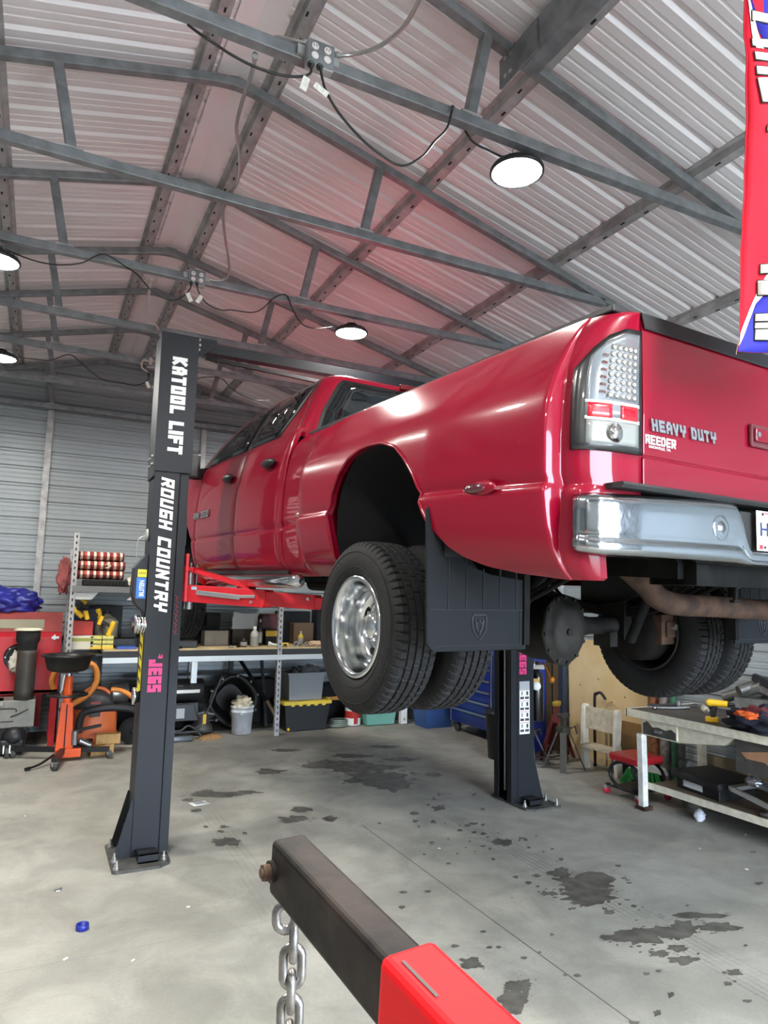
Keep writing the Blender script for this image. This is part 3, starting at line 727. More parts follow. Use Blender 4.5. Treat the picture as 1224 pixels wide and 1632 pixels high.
ARCH = [(.290, .62), (.289, .80), (.285, .92), (.265, 1.02), (.20, 1.11), (.11, 1.175), (.0, 1.207), (-.07, 1.213), (-.2, 1.203), (-.32, 1.165), (-.40, 1.105), (-.47, 1.03), (-.52, .96), (-.56, .87), (-.60, .80), (-.66, .735), (-.72, .695), (-.80, .665), (-.91, .642), (-1.08, .622)]
def flareA(y):
    if y > .3: return .20*(1-smooth(.62, 1.14, y))
    if y > -.55: return .20
    return .20-.12*smooth(-.55, -1.12, y) if False else .20-.125*((-.55-y)/.57)**1.3
def flareS(z):
    up = 1-.86*smooth(1.17, 1.53, z)
    lo = 1 if z > .9 else 1-.25*((.9-z)/.28)**1.6
    step = .012 if z < .94 else 0
    return up*lo+step/.2*(1 if z < .932 else (.945-z)/.013 if z < .945 else 0)
def xside(y, z): return interp(PB, z)+flareA(y)*flareS(z)
def zbot(y):
    if y > .29: return .62
    return interp([(a, b_) for a, b_ in reversed(ARCH)], y)
def merged_grid(cols_z, pts, n, s_flip):
    """columns of n rows whose lower/upper rows are clamped: clamped rows share one vertex so edges stay clean"""
    vs = [p for c_ in pts for p in c_]; fs = []
    def idx(i, j):
        lo, hi = cols_z[i]; return i*n+min(max(j, lo), hi)
    for i in range(len(pts)-1):
        for j in range(n-1):
            q = []
            for k in (idx(i, j), idx(i+1, j), idx(i+1, j+1), idx(i, j+1)):
                if k not in q: q.append(k)
            if len(q) > 2: fs.append(tuple(q) if not s_flip else tuple(reversed(q)))
    used = sorted({k for f in fs for k in f}); rm = {k: i for i, k in enumerate(used)}
    return [vs[k] for k in used], [tuple(rm[k] for k in f) for f in fs]
CORNER = [(.0, -1.085), (.02, -1.096), (.05, -1.100), (.06, -1.110), (.10, -1.130), (.15, -1.147), (.2, -1.158), (.3, -1.173), (.45, -1.186), (.65, -1.195), (.85, -1.1995), (1.0, -1.2)]
def corner(k, z):
    """plan of the tail corner: the flare steps in to the lamp panel, which turns round to the rear face"""
    z = max(z, .622)
    f = flareA(-1.085)*flareS(z); base = interp(PB, z); low = .04*(1-smooth(.66, .9, z))
    Xp = base+.02*min(1, f/.06)+low
    if k < .05: x = base+f-(f-.02*min(1, f/.06)-low)*smooth(0, .05, k)
    else: x = Xp
    return x-max(0, k-.03)*(x-.742)/.97, interp(CORNER, k)
def bed_side(s):
    ys = [1.385, 1.375]+[1.36-.02*k for k in range(53)]+[.292, .2895, .285, .275, .265, .25, .235, .22]+[.2-.0165*k for k in range(78)]
    ys = [y for y in ys if y > -1.082]
    n = len(ZR); cols = []; rng_ = []
    def col(zb_, fx):
        lo = max(j for j in range(n) if ZR[j] <= zb_+1e-6)
        c_ = []
        for j, z in enumerate(ZR):
            zz = max(z, zb_) if j <= lo else z
            c_.append(fx(zz))
        cols.append(c_); rng_.append((lo, n-1))
    for y in ys: col(zbot(y), lambda z: (s*xside(y, z), y, z))
    for k in [0, .006, .012, .018, .024, .03, .036, .042, .05, .056, .062, .075, .09, .12, .15, .18, .24, .3, .37, .45, .55, .65, .75, .85, .93, 1.0]:
        def fx(z):
            x, y = corner(k, z); return (s*x, y, z)
        col(.622+.27*smooth(.28, .46, k), fx)
    col(.892, lambda z: (s*.742, -1.15, z))
    vs, fs = merged_grid(rng_, cols, n, s < 0)
    m = MB().add(vs, fs, True)
    edge = [cols[i][rng_[i][0]] for i in range(len(cols))]
    m.add([q for p in edge for q in (p, (p[0]-s*.03, p[1], p[2]))], [(2*i, 2*i+1, 2*i+3, 2*i+2) for i in range(len(edge)-1)])
    top = [c_[-1] for c_ in cols]
    m.add([q for p in top for q in (p, (p[0]-s*.05, p[1], p[2]-.002))], [(2*i, 2*i+1, 2*i+3, 2*i+2) for i in range(len(top)-1)])
    o = m.build('bed_side', paint, tk)
    lip = [V((s*(xside(p[1], p[2])+.001), p[1], p[2])) for p in edge if -.60 < p[1] < .29 and p[2] > .66]
    MB().tube(lip, .0075, 8).build('arch_lip', paint, tk)
    return o
for s in (-1, 1):
    bs = bed_side(s)
    # wheel well liner: dark half barrel with an end wall
    m = MB(); a_ = [(p[0]*1.0, p[1]) for p in ((.31, .45), (.31, .95), (.27, 1.06), (.18, 1.16), (.05, 1.23), (-.1, 1.25), (-.25, 1.23), (-.37, 1.17), (-.47, 1.08), (-.55, .96), (-.6, .82), (-.62, .70))]
    m.add([(s*x, y, z) for y, z in a_ for x in (.56, 1.14)], [(2*i, 2*i+2, 2*i+3, 2*i+1) for i in range(len(a_)-1)], True)
    m.add([(s*.56, y, z) for y, z in a_], [tuple(range(len(a_)))])
    m.build('wheel_well', M('black well liner', '#141417', .75), tk)
    # rail cap and side marker
    MB().box(*sorted((s*.76, s*.842)), -1.17, 1.385, 1.558, 1.584).build('bed_rail_cap', M('black rail cap', '#1c1d20', .5), tk, bev=.006)
    mk = MB(); xm = xside(-.81, .945)
    mk.ball((s*(xside(-.815, .93)+.003), -.815, .938), 1, (.018, .062, .02), 16, 10); mk.build('side_marker', M('dark marker lens', '#4a1420', .15, coat=1), tk, )
    MB().ball((s*(xside(-.84, .93)+.0), -.84, .938), 1, (.012, .085, .028), 16, 10).build('marker_base', paint, tk)
    mk = MB().ball((s*(xside(.86, .97)+.002), .86, .965), 1, (.014, .03, .016), 12, 8); mk.build('side_marker', M('clear marker lens', '#8a6a66', .2, coat=1), tk)
    # tail lamp wrapping the corner
    def surf(u, z, off):           # u 0 outer edge .. 1 inner edge round the body corner
        k = .09+.885*u; x, y = corner(k, z); q = (1-u)**2
        return (s*(x+off*q*.8), y-off*(1-.5*q), z)
    def patch(u0, u1, zb_, zt_, off, nu=14, nv=14):
        return lambda a, c_: surf(u0+(u1-u0)*a, zb_(u0+(u1-u0)*a)+(zt_(u0+(u1-u0)*a)-zb_(u0+(u1-u0)*a))*c_, off)
    tl = MB().grid(16, 14, patch(0, 1, lambda u: 1.052, lambda u: interp([(0, 1.33), (.12, 1.405), (.3, 1.455), (.6, 1.488), (1, 1.49)], u), .004)).build('tail_lamp', M('black lamp bezel', '#0d0e10', .3, coat=.6), tk, solid=.012)
    zt_l = lambda u: interp([(0, 1.30), (.14, 1.385), (.3, 1.432), (.6, 1.468), (1, 1.472)], u)
    MB().grid(14, 12, patch(.12, .93, lambda u: 1.165, zt_l, .010)).build('clear_lens', M('clear lamp lens', '#6f757a', .2, .25, coat=1), tl, solid=.006)
    r_ = MB()
    for u0, u1 in ((.15, .47), (.60, .90)): r_.grid(6, 3, patch(u0, u1, lambda u: 1.163, lambda u: 1.212, .013))
    r_.build('red_reflector', M('red lens', '#b00f22', .2, coat=1), tl, solid=.004)
    MB().grid(10, 4, patch(.14, .92, lambda u: 1.075, lambda u: 1.155, .010)).build('reverse_lens', M('clear reverse lens', '#8f928f', .2, .3, coat=1), tl, solid=.006)
    MB().lathe([(0, .0), (.03, .0), (.034, .006), (0, .012)], surf(.52, 1.115, .012), (0, -1, 0), 16).build('bulb', chrome, tl)
    MB().grid(8, 2, patch(.12, .93, lambda u: 1.154, lambda u: 1.166, .013)).build('lens_divider', M('grey divider', '#c4c6c4', .3), tl, solid=.003)
    MB().grid(8, 2, patch(.12, .93, lambda u: 1.211, lambda u: 1.222, .013)).build('lens_divider', M('grey divider', '#c4c6c4', .3), tl, solid=.003)
    MB().grid(8, 12, patch(.37, .87, lambda u: 1.23, lambda u: 1.425, .012)).build('led_panel', M('led backing', '#77797a', .4, .5), tl, solid=.003)
    l_ = MB(); led = M('led reflector', '#a9aaa8', .15, .9)
    for r2 in range(8):
        for c2 in range(5):
            u = .42+.1*c2; z = 1.242+.024*r2
            p = surf(u, z, .014); l_.lathe([(.0105, .0), (.009, .005), (.004, .008), (0, .003)], p, (s*.25, -1, 0), 8)
    l_.build('led_cells', [led], tl)
    for r2 in range(5):
        pass
    st_ = MB()
    for r2 in range(6): st_.cbox(surf(.33, 1.25+.026*r2, .012), (.028, .008, .009), 0)
    st_.build('led_steps', led, tl)
    # mud flap with grooves and shield emblem
    fl = MB(); x0, x1 = .735, 1.205
    pl = [(.71, .34), (1.17, .34), (1.2, .37), (1.215, .88), (1.18, .90), (1.14, .80), (1.08, .72), (1.0, .67), (.9, .64), (.71, .62)]
    P2 = [(s*a, b_) for a, b_ in pl]
    if s > 0: P2.reverse()
    fp = fl.prism(P2, (0, -.60, 0), (1, 0, 0), (0, 0, 1), (0, .014, 0)).build('mud_flap', M('black flap rubber', '#191b1e', .75, spec=.15), tk, bev=.004)
    g = MB()
    for k in range(5): g.box(*sorted((s*(1.105-.085*k), s*(1.109-.085*k))), -.603, -.599, .50, .66 if k else .72)
    g.box(*sorted((s*.72, s*1.19)), -.603, -.599, .497, .501); g.box(*sorted((s*.745, s*1.17)), -.603, -.599, .36, .363); g.box(*sorted((s*.742, s*.746)), -.603, -.599, .36, .50)
    g.build('groove', M('flap groove', '#0f0f10', .8), fp)
    e_ = MB(); sh = [(-.035, .04), (-.03, .05), (.03, .05), (.035, .04), (.033, -.01), (0, -.05), (-.033, -.01)]
    e_.tube([(s*.955+a, -.602, .43+b_) for a, b_ in sh], .003, 5, closed=True).tube([(s*.955-.02, -.602, .46), (s*.955-.012, -.602, .425), (s*.955, -.602, .405), (s*.955+.012, -.602, .425), (s*.955+.02, -.602, .46)], .004, 5).tube([(s*.955-.015, -.602, .44), (s*.955, -.602, .46), (s*.955+.015, -.602, .44)], .003, 5)
    e_.build('emblem', M('flap emblem', '#1d1e20', .6), fp)
    MB().box(*sorted((s*.70, s*.73)), -.61, -.57, .36, .72).build('flap_bracket', under, tk)

# tailgate
tg = MB(); pr = [(-1.196, .945), (-1.203, .955), (-1.203, 1.047), (-1.196, 1.052), (-1.204, 1.06), (-1.206, 1.2), (-1.204, 1.50), (-1.19, 1.555), (-1.15, 1.56), (-1.145, .945)]
tgo = tg.prism(pr, (-.735, 0, 0), (0, 1, 0), (0, 0, 1), (1.47, 0, 0)).build('tailgate', paint, tk, bev=.004)
MB().prism([(-1.212, 1.502), (-1.214, 1.51), (-1.202, 1.566), (-1.14, 1.572), (-1.13, 1.565), (-1.2, 1.55)], (-.735, 0, 0), (0, 1, 0), (0, 0, 1), (1.47, 0, 0)).build('tailgate_cap', M('black cap plastic', '#17181b', .8), tgo, bev=.003)
MB().box(-.13, .13, -1.222, -1.205, 1.165, 1.255).build('handle_bezel', M('dark red bezel', '#5c0d18', .3, coat=1), tgo, bev=.012)
MB().box(-.115, .115, -1.232, -1.221, 1.185, 1.238).build('handle', paint, tgo, bev=.006)
MB().cyl((-.10, -1.2325, 1.212), (-.10, -1.236, 1.212), .011, n=14).build('lock', steel, tgo)
chl = M('chrome lettering', '#b9bcc0', .25, .9)
TV = ((1, 0, 0), (0, 0, 1))
block('HEAVY DUTY', 'lettering', chl, tgo, (-.698, -1.207, 1.145), *TV, .36, .043, dep=.006, stroke=.26, gap=.2, shear=-.15)
block('REEDER', 'lettering', boldw, tgo, (-.728, -1.2065, 1.098), *TV, .160, .032, dep=.0015, stroke=.2, gap=.22)
text('KNOXVILLE, TN.', 'lettering', boldw, tgo, (-.71, -1.2065, 1.083), *TV, .115, .011, dep=.0015, bold=.008)

# chrome bumper
def bump_path(u):
    tab = [(0, (-1.030, -1.165)), (.08, (-1.032, -1.19)), (.16, (-1.015, -1.212)), (.24, (-.98, -1.234)), (.32, (-.925, -1.252)), (.42, (-.83, -1.264)), (.6, (-.58, -1.271)), (.8, (-.31, -1.273)), (.9, (-.225, -1.273)), (1, (0, -1.273))]
    for (a, p), (b_, q) in zip(tab, tab[1:]):
        if u <= b_:
            t = (u-a)/(b_-a); return p[0]+(q[0]-p[0])*t, p[1]+(q[1]-p[1])*t
    return tab[-1][1]
bpm = M('spotted chrome', '#a3a7ab', .13, 1.0, bump=.05, bs=60)
def bumper():
    m = MB()
    for s in (-1, 1):
        def f(u, v):
            x, y = bump_path(u)
            zb_ = .70+.012*(1-min(1, u*4)); zt_ = .905+.026*smooth(.25, .8, u)
            if u > .80:    # number plate recess cuts down the top edge
                zt_ = zt_-(zt_-.752)*smooth(.80, .90, u)
            pf = [(0, .055), (.04, .02), (.12, .004), (.3, 0), (.62, 0), (.72, .006), (.78, -.004), (.9, -.006), (.97, .01), (1, .035)]
            inn = interp(pf, 1-v)
            z = zb_+(zt_-zb_)*v
            cx, cy = -.2, -.6
            d = V((cx-x, cy-y)); d.normalize(); w_ = smooth(.2, .5, u)
            dx, dy = d.x*(1-w_), d.y*(1-w_)+w_
            return ((x+dx*inn) if s < 0 else -(x+dx*inn), y+dy*inn, z)
        m.grid(60, 26, f)
    o = m.build('bumper', bpm, tk, solid=.004)
    MB().box(-.30, .30, -1.24, -1.19, .70, .90).build('plate_recess', M('dark recess', '#1d1c18', .6), o)
    MB().prism([(-1.15, .925), (-1.25, .925), (-1.262, .935), (-1.257, .944), (-1.15, .944)], (-.9, 0, 0), (0, 1, 0), (0, 0, 1), (1.8, 0, 0)).build('step_pad', M('black step pad', '#202020', .7), o)
    for sx in (-1, 1): MB().lathe([(.0, .006), (.01, .008), (.014, .002), (.03, .0015), (.04, .003), (.045, 0)], (sx*.415, -1.275, .825), (0, -1, 0), 24, cap=False).build('bumper_bolt', bpm, o)
    PX, PY, PZ = -.026, -1.262, .757
    p = MB().box(PX-.152, PX+.152, PY, PY+.003, PZ, PZ+.150).build('licence_plate', boldw, tk, bev=.001); p['label'] = 'white licence plate with red corner and blue letters'
    MB().prism([(-.145, .144), (.145, .144), (.05, .128)], (PX, PY-.0005, PZ), (1, 0, 0), (0, 0, 1), (0, -.001, 0)).build('plate_banner', redink, p)
    text('HJ', 'lettering', M('navy ink', '#22315e', .5), p, (PX-.132, PY-.0005, PZ+.040), *TV, .075, .066, dep=.001, bold=.02)
    MB().box(PX-.138, PX-.118, PY-.002, PY-.0005, PZ+.006, PZ+.022).build('plate_sticker', redink, p)
    for x_, z_ in ((-.105, .013), (-.115, .137)): MB().cyl((PX+x_, PY-.0005, PZ+z_), (PX+x_, PY-.004, PZ+z_), .005, n=8).build('plate_screw', black, p)
bumper()
MB().box(-.85, .85, -1.215, -1.0, .72, .9).build('bumper_beam', under, tk)
MB().box(-.54, .54, -1.16, 1.38, .86, .93).box(-.45, -.38, -1.2, -1.0, .62, .74).build('bed_floor', under, tk)
MB().box(-.78, .78, 1.35, 1.385, .86, 1.545).build('bed_bulkhead', paint, tk)
for s in (-1, 1): MB().box(*sorted((s*.74, s*.78)), -1.14, 1.38, 1.27, 1.55).build('bed_inner_wall', paint, tk)
# tonneau edge
MB().box(-.8, .8, -1.16, 1.38, 1.566, 1.586).build('bed_cover', M('black vinyl cover', '#1a1a1c', .7), tk, bev=.008)

# ---- cab
CW = [(.62, .885), (.66, .94), (.72, .972), (.80, .99), (.90, 1.0), (.915, 1.0), (.925, .988), (.94, .99), (.96, 1.0), (1.1, 1.0), (1.25, .992), (1.4, .97), (1.5, .945), (1.58, .918), (1.60, .90), (1.612, .885)]
ZC_ = [.62, .635, .65, .68, .72, .76, .80, .86, .90, .915, .92, .927, .935, .945, .96, 1.0, 1.1, 1.2, 1.3, 1.4, 1.46, 1.5, 1.55, 1.58, 1.60, 1.612]
FA = [(3.50, .62), (3.56, .62), (3.57, .80), (3.62, .95), (3.72, 1.06), (3.88, 1.13), (4.08, 1.15), (4.28, 1.13), (4.44, 1.06), (4.54, .95), (4.6, .78), (4.61, .62), (5.2, .62)]
def side_panel(name, s, y0, y1, ztop, n=14, zb=None, front=False):
    k = len(ZC_); cols = []; rng_ = []
    for i in range(n+1):
        y = y0+(y1-y0)*i/n; lo_ = zb(y) if zb else .62; hi_ = ztop(y)
        lo = max(j for j in range(k) if ZC_[j] <= lo_+1e-6); hi = min([j for j in range(k) if ZC_[j] >= hi_-1e-6] or [k-1])
        c_ = []
        for j, z in enumerate(ZC_):
            zz = lo_ if j <= lo else hi_ if j >= hi else z
            x = interp(CW, zz)
            if front: x = x*(1-.30*smooth(4.55, 5.15, y)**2)+.015*smooth(3.5, 3.9, y)
            if i in (0, n): x -= .006
            c_.append((s*x, y, zz))
        cols.append(c_); rng_.append((lo, hi))
    vs, fs = merged_grid(rng_, cols, k, s > 0)
    m = MB().add(vs, fs, True)
    for e in ([c_[r_[0]] for c_, r_ in zip(cols, rng_)], cols[0][rng_[0][0]:rng_[0][1]+1], cols[-1][rng_[-1][0]:rng_[-1][1]+1]):
        m.add([q for p in e for q in (p, (p[0]-s*.03, p[1], p[2]))], [(2*i, 2*i+1, 2*i+3, 2*i+2) for i in range(len(e)-1)])
    return m.build(name, paint, tk)
belt = lambda y: 1.612
TW = [(1.56, .90), (1.60, .888), (1.7, .852), (1.8, .808), (1.9, .762), (1.97, .725), (2.02, .685), (2.045, .64), (2.06, .56), (2.066, .42)]
TR = [(1.56, 1.41), (1.7, 1.41), (1.85, 1.40), (1.95, 1.39), (2.0, 1.40), (2.04, 1.45), (2.06, 1.54), (2.066, 1.70)]
TF = [(1.56, 4.16), (1.62, 4.06), (1.7, 3.95), (1.8, 3.80), (1.88, 3.60), (1.95, 3.36), (2.0, 3.12), (2.04, 2.85), (2.06, 2.6), (2.066, 2.3)]
def gring(z, off=0.0, n=10):
    w_, yr, yf = interp(TW, z)+off, interp(TR, z)-off, interp(TF, z)+off
    rr_, rf = min(.13, w_*.4), min(.3, w_*.5)
    pts = []
    for cx, cy, r, a0 in ((-w_+rr_, yr+rr_, rr_, PI), (w_-rr_, yr+rr_, rr_, 1.5*PI), (w_-rf, yf-rf, rf, 0), (-w_+rf, yf-rf, rf, .5*PI)):
        for k in range(n+1):
            a = a0+.5*PI*k/n; pts.append((cx+r*math.cos(a), cy+r*math.sin(a), z))
    return pts
m = MB(); zs = [1.56, 1.6, 1.65, 1.7, 1.75, 1.8, 1.85, 1.9, 1.94, 1.97, 2.0, 2.02, 2.035, 2.045, 2.055, 2.062, 2.066]
m.ring_sweep([gring(z) for z in zs], True, True)
m.build('cab_roof', paint, tk)
for s in (-1, 1):
    side_panel('cab_corner', s, 1.415, 1.475, belt, 6)
    for nm, a, b_, n in (('rear_door', 1.483, 2.385, 24), ('front_door', 2.393, 3.50, 24)):
        d_ = side_panel(nm, s, a, b_, belt, n)
        hy = 1.70 if nm == 'rear_door' else 2.60
        hm = MB().ball((s*1.0, hy, 1.395), 1, (.03, .115, .032), 20, 10); hm.build('door_handle', black, d_)
    ff = side_panel('front_fender', s, 3.508, 5.15, lambda y: 1.60-.16*smooth(3.9, 5.1, y), 60, lambda y: interp(FA, y), True)
    MB().box(*sorted((s*.80, s*.93)), 1.42, 3.55, .63, 1.42).build('door_inner', gapm, tk)
    # glass and trim: polygons in (y, z) laid on the cab side
    def onside(poly, off, nm, mat, par=None):
        def P_(y, z): return (s*(interp(TW, z)+off), y, z)
        m = MB(); c_ = (sum(p[0] for p in poly)/len(poly), sum(p[1] for p in poly)/len(poly))
        # subdivide rings towards the centre so the pane follows the curved side
        rings = []
        for f in (1, .75, .5, .25): rings.append([P_(c_[0]+(p[0]-c_[0])*f, c_[1]+(p[1]-c_[1])*f) for p in poly])
        m.ring_sweep(rings, False, True); m.add([P_(*c_)]+rings[-1], [(0, i+1, (i+1) % len(poly)+1) for i in range(len(poly))], True)
        return m.build(nm, mat, par or tk, solid=.004)
    dens = lambda poly, k=6: [(a[0]+(b_[0]-a[0])*t/k, a[1]+(b_[1]-a[1])*t/k) for a, b_ in zip(poly, poly[1:]+poly[:1]) for t in range(k)]
    rw = [(1.57, 1.965), (1.85, 1.985), (2.19, 1.97), (2.30, 1.90), (2.43, 1.635), (1.84, 1.628), (1.70, 1.76)]
    fw = [(2.36, 1.965), (2.42, 1.985), (2.72, 1.965), (3.10, 1.885), (3.42, 1.755), (3.60, 1.635), (2.52, 1.632)]
    onside(dens([(1.50, 1.985), (1.8, 2.01), (2.25, 1.998), (2.36, 1.90), (2.47, 1.62), (1.80, 1.612), (1.64, 1.76)]), .002, 'window_trim', M('black window trim', '#101113', .5))
    onside(dens(rw), .005, 'rear_side_glass', glass)
    onside(dens([(2.32, 1.985), (2.40, 2.005), (2.75, 1.985), (3.16, 1.90), (3.52, 1.76), (3.70, 1.622), (2.50, 1.618)]), .002, 'window_trim', M('black window trim', '#101113', .5))
    onside(dens(fw), .005, 'front_side_glass', glass)
    MB().tube([(s*(interp(TW, z)+.002), 1.44+.0*z+(z-1.62)*.12, z) for z in [1.62+.04*k for k in range(9)]], .003, 5).build('door_seam', gapm, tk)
    # mirror
    mr = MB().cbox((s*1.045, 3.56, 1.62), (.15, .08, .25)); mo = mr.build('door_mirror', black, tk, bev=.03)
    MB().bar((s*.86, 3.62, 1.58), (s*1.02, 3.58, 1.54), .05, .1).build('mirror_arm', black, mo, bev=.01)
# rear window on the cab back
def onback(poly, off, nm, mat):
    P_ = lambda x, z: (x, interp(TR, z)-off-.0*x, z)
    m = MB(); c_ = (0, sum(p[1] for p in poly)/len(poly)); rings = []
    for f in (1, .8, .6, .4, .2): rings.append([P_(c_[0]+(p[0]-c_[0])*f, c_[1]+(p[1]-c_[1])*f) for p in poly])
    m.ring_sweep(rings, False, True); m.add([P_(*c_)]+rings[-1], [(0, i+1, (i+1) % len(poly)+1) for i in range(len(poly))], True)
    return m.build(nm, mat, tk, solid=.004)
dens = lambda poly, k=6: [(a[0]+(b_[0]-a[0])*t/k, a[1]+(b_[1]-a[1])*t/k) for a, b_ in zip(poly, poly[1:]+poly[:1]) for t in range(k)]
onback(dens([(-.78, 1.60), (-.74, 1.75), (-.64, 1.95), (-.6, 1.985), (.6, 1.985), (.64, 1.95), (.74, 1.75), (.78, 1.60)]), .003, 'rear_window_trim', M('black window trim', '#101113', .5))
onback(dens([(-.755, 1.61), (-.715, 1.75), (-.62, 1.94), (-.585, 1.97), (.585, 1.97), (.62, 1.94), (.715, 1.75), (.755, 1.61)]), .007, 'rear_window', glass)
MB().box(-.14, .14, 1.37, 1.40, 1.995, 2.035).build('high_brake_lamp', M('dark red lens', '#5a1018', .2, coat=1), tk, bev=.006)
MB().tube([(x, 1.415+.0, 2.0) for x in (-.62, .62)], .002, 4).tube([(-.66+.0*k, 1.43+.0, 1.99) for k in range(2)], .002, 4).build('roof_seam', gapm, tk)
# hood, windshield, nose
m = MB().grid(16, 20, lambda u, v: ((u*2-1)*.9*(1-.25*smooth(4.5, 5.15, 3.98+1.2*v)), 3.98+1.2*v, 1.62-.14*smooth(.3, 1, v)-.10*(u*2-1)**4-.3*smooth(.93, 1, v)))
m.build('hood', paint, tk, solid=.02)
wpoly = lambda u, v: ((u*2-1)*(.80-.16*v), interp(TF, 1.63+.36*v)+.012-.22*abs(u*2-1)**3, 1.63+.36*v)
MB().grid(12, 8, wpoly).build('windshield', glass, tk, solid=.005)
MB().box(-.66, .66, 5.02, 5.14, 1.0, 1.42).build('grille', black, tk, bev=.03)
MB().box(-.98, .98, 5.05, 5.27, .72, .98).build('front_bumper', bpm, tk, bev=.05)
MB().box(-.92, .92, 1.42, 4.0, .64, .72).box(-.9, .9, 1.45, 3.9, .7, .8).build('cab_floor', under, tk)
MB().box(-.80, .80, 3.7, 5.0, .75, 1.45).build('engine_bay', under, tk)
block('RAM 3500', 'lettering', chl, tk, (-1.0035, 3.53, 1.118), (0, -1, 0), (0, 0, 1), .46, .058, dep=.006, stroke=.24, gap=.25, shear=.15)
# chrome step bar end
for s in (-1, 1):
    MB().tube(spline([(s*.90, 3.5, .58), (s*.97, 3.3, .57), (s*.99, 2.6, .575), (s*.98, 1.5, .585), (s*.95, 1.15, .59)], 6), [.04]*12+[.045]*11+[.04, .02], 14).build('step_bar', chrome, tk)
    MB().box(*sorted((s*.6, s*.95)), 1.5, 1.54, .59, .62).box(*sorted((s*.6, s*.95)), 3.0, 3.04, .59, .62).build('step_bracket', under, tk)

# ---- wheels and tyres
tyrem = M('tyre rubber', '#181819', .75, spec=.3, var=.25, vs=30, bump=.15, bs=60)
polish = M('polished aluminium', '#cfd2d4', .13, 1.0, bump=.04, bs=20)
darkm = M('dark rim steel', '#222120', .55, .4)
def tyre(nm, cx, cy, cz, par, outer=0, label=None):
    # half profile: radius, offset; kind s=sidewall, b=shoulder block, g=groove floor, r=rib
    half = [(.386, 0, 'r1'), (.386, .013, 'r1'), (.3765, .0145, 'g'), (.3765, .0215, 'g'), (.386, .023, 'r2'), (.3855, .049, 'r2'), (.3765, .0505, 'g'), (.3765, .0575, 'g'),
            (.3845, .059, 'b'), (.382, .082, 'b'), (.373, .094, 'b'), (.358, .103, 'b2'), (.352, .105, 's'), (.335, .112, 's'), (.30, .118, 's'), (.262, .112, 's'), (.235, .10, 's'), (.225, .085, 's')]
    prof = [(r, -h, k) for r, h, k in reversed(half)]+half[1:]
    n = 320; rg = []
    for i, (r, h, kd) in enumerate(prof):
        row = []; sg = 1 if h >= 0 else -1
        for k in range(n):
            a = 2*PI*k/n; q = r; m_ = (k+(2 if sg > 0 else 0)) % 5
            if kd == 'b' and m_ == 0: q = r-.010
            elif kd == 'b2' and m_ == 0: q = r-.003
            elif kd == 'r2' and (k+int(abs(h)*120)) % 8 == 0: q = r-.006
            elif kd == 'r1' and (k+2) % 10 == 0: q = r-.004
            row.append((cx+h, cy+q*math.cos(a), cz+q*math.sin(a)))
        rg.append(row)
    m = MB(); vs = [p for r_ in rg for p in r_]
    for i in range(len(rg)-1):
        fl = prof[i][2] != 's' or prof[i+1][2] != 's'
        m.fs += [not fl]*n; m.fm += [0]*n
        m.f += [(i*n+j, i*n+(j+1) % n, (i+1)*n+(j+1) % n, (i+1)*n+j) for j in range(n)]
    m.v = vs
    o = m.build(nm, tyrem, par)
    if outer:
        t_ = MB()
        t_.torus((cx+outer*.1125, cy, cz), (1, 0, 0), .337, .0022, 60, 5).torus((cx+outer*.113, cy, cz), (1, 0, 0), .268, .002, 60, 5)
        for k0 in range(2):
            for k in range(9):      # raised block marks round the sidewall
                a = PI*k0+.25+k*.11; d = V((0, math.cos(a), math.sin(a))); tn = V((0, -math.sin(a), math.cos(a))); c_ = V((cx+outer*.1155, cy, cz))
                t_.bar(c_+d*.303+tn*-.012, c_+d*.303+tn*.006, .003, .0035).bar(c_+d*.296+tn*-.012, c_+d*.322+tn*-.012, .003, .0035)
        t_.build('sidewall_ring', tyrem, o)
    return o
def dished(cx, cy, cz, s, par):
    """deep outer dual wheel: flange, dish, hub with openings; s = outward direction in x"""
    o = MB().lathe([(.228, .085), (.232, .10), (.226, .108), (.212, .108), (.204, .100), (.200, .088), (.192, .06), (.186, .0), (.178, -.03), (.160, -.048), (.140, -.052), (.125, -.040), (.112, -.028), (.098, -.024), (.088, -.026)], (cx, cy, cz), (s, 0, 0), 64, cap=False).build('wheel', polish, par)
    MB().lathe([(.09, -.026), (.075, -.022), (.06, -.02), (.058, .02), (.05, .035), (.0, .037)], (cx, cy, cz), (s, 0, 0), 40).build('hub_cap', polish, o)
    h = MB()
    for k in range(4):
        a = 2*PI*k/4+.35; c_ = V((cx-s*.041, cy+.136*math.cos(a), cz+.136*math.sin(a))); t = V((0, -math.sin(a), math.cos(a))); r_ = V((0, math.cos(a), math.sin(a)))
        nrm = (V((s, 0, 0))*.85+r_*-.5).normalized(); rr_ = t.cross(nrm)
        pts = [c_+t*(.042*math.cos(2*PI*j/16))+rr_*(.017*math.sin(2*PI*j/16))+nrm*.012 for j in range(16)]
        h.add(pts, [tuple(range(16))])
    h.build('hand_hole', M('hole black', '#050505', .9), o)
    n_ = MB()
    for k in range(8):
        a = 2*PI*k/8; n_.cyl((cx-s*.024, cy+.078*math.cos(a), cz+.078*math.sin(a)), (cx+s*.004, cy+.078*math.cos(a), cz+.078*math.sin(a)), .0105, n=6)
    n_.build('lug_nut', chrome, o)
    b_ = MB().lathe([(.225, -.09), (.2, -.09), (.19, .0), (.18, -.05), (.0, -.055)], (cx, cy, cz), (s, 0, 0), 40, cap=False).build('wheel_back', darkm, o)
    return o
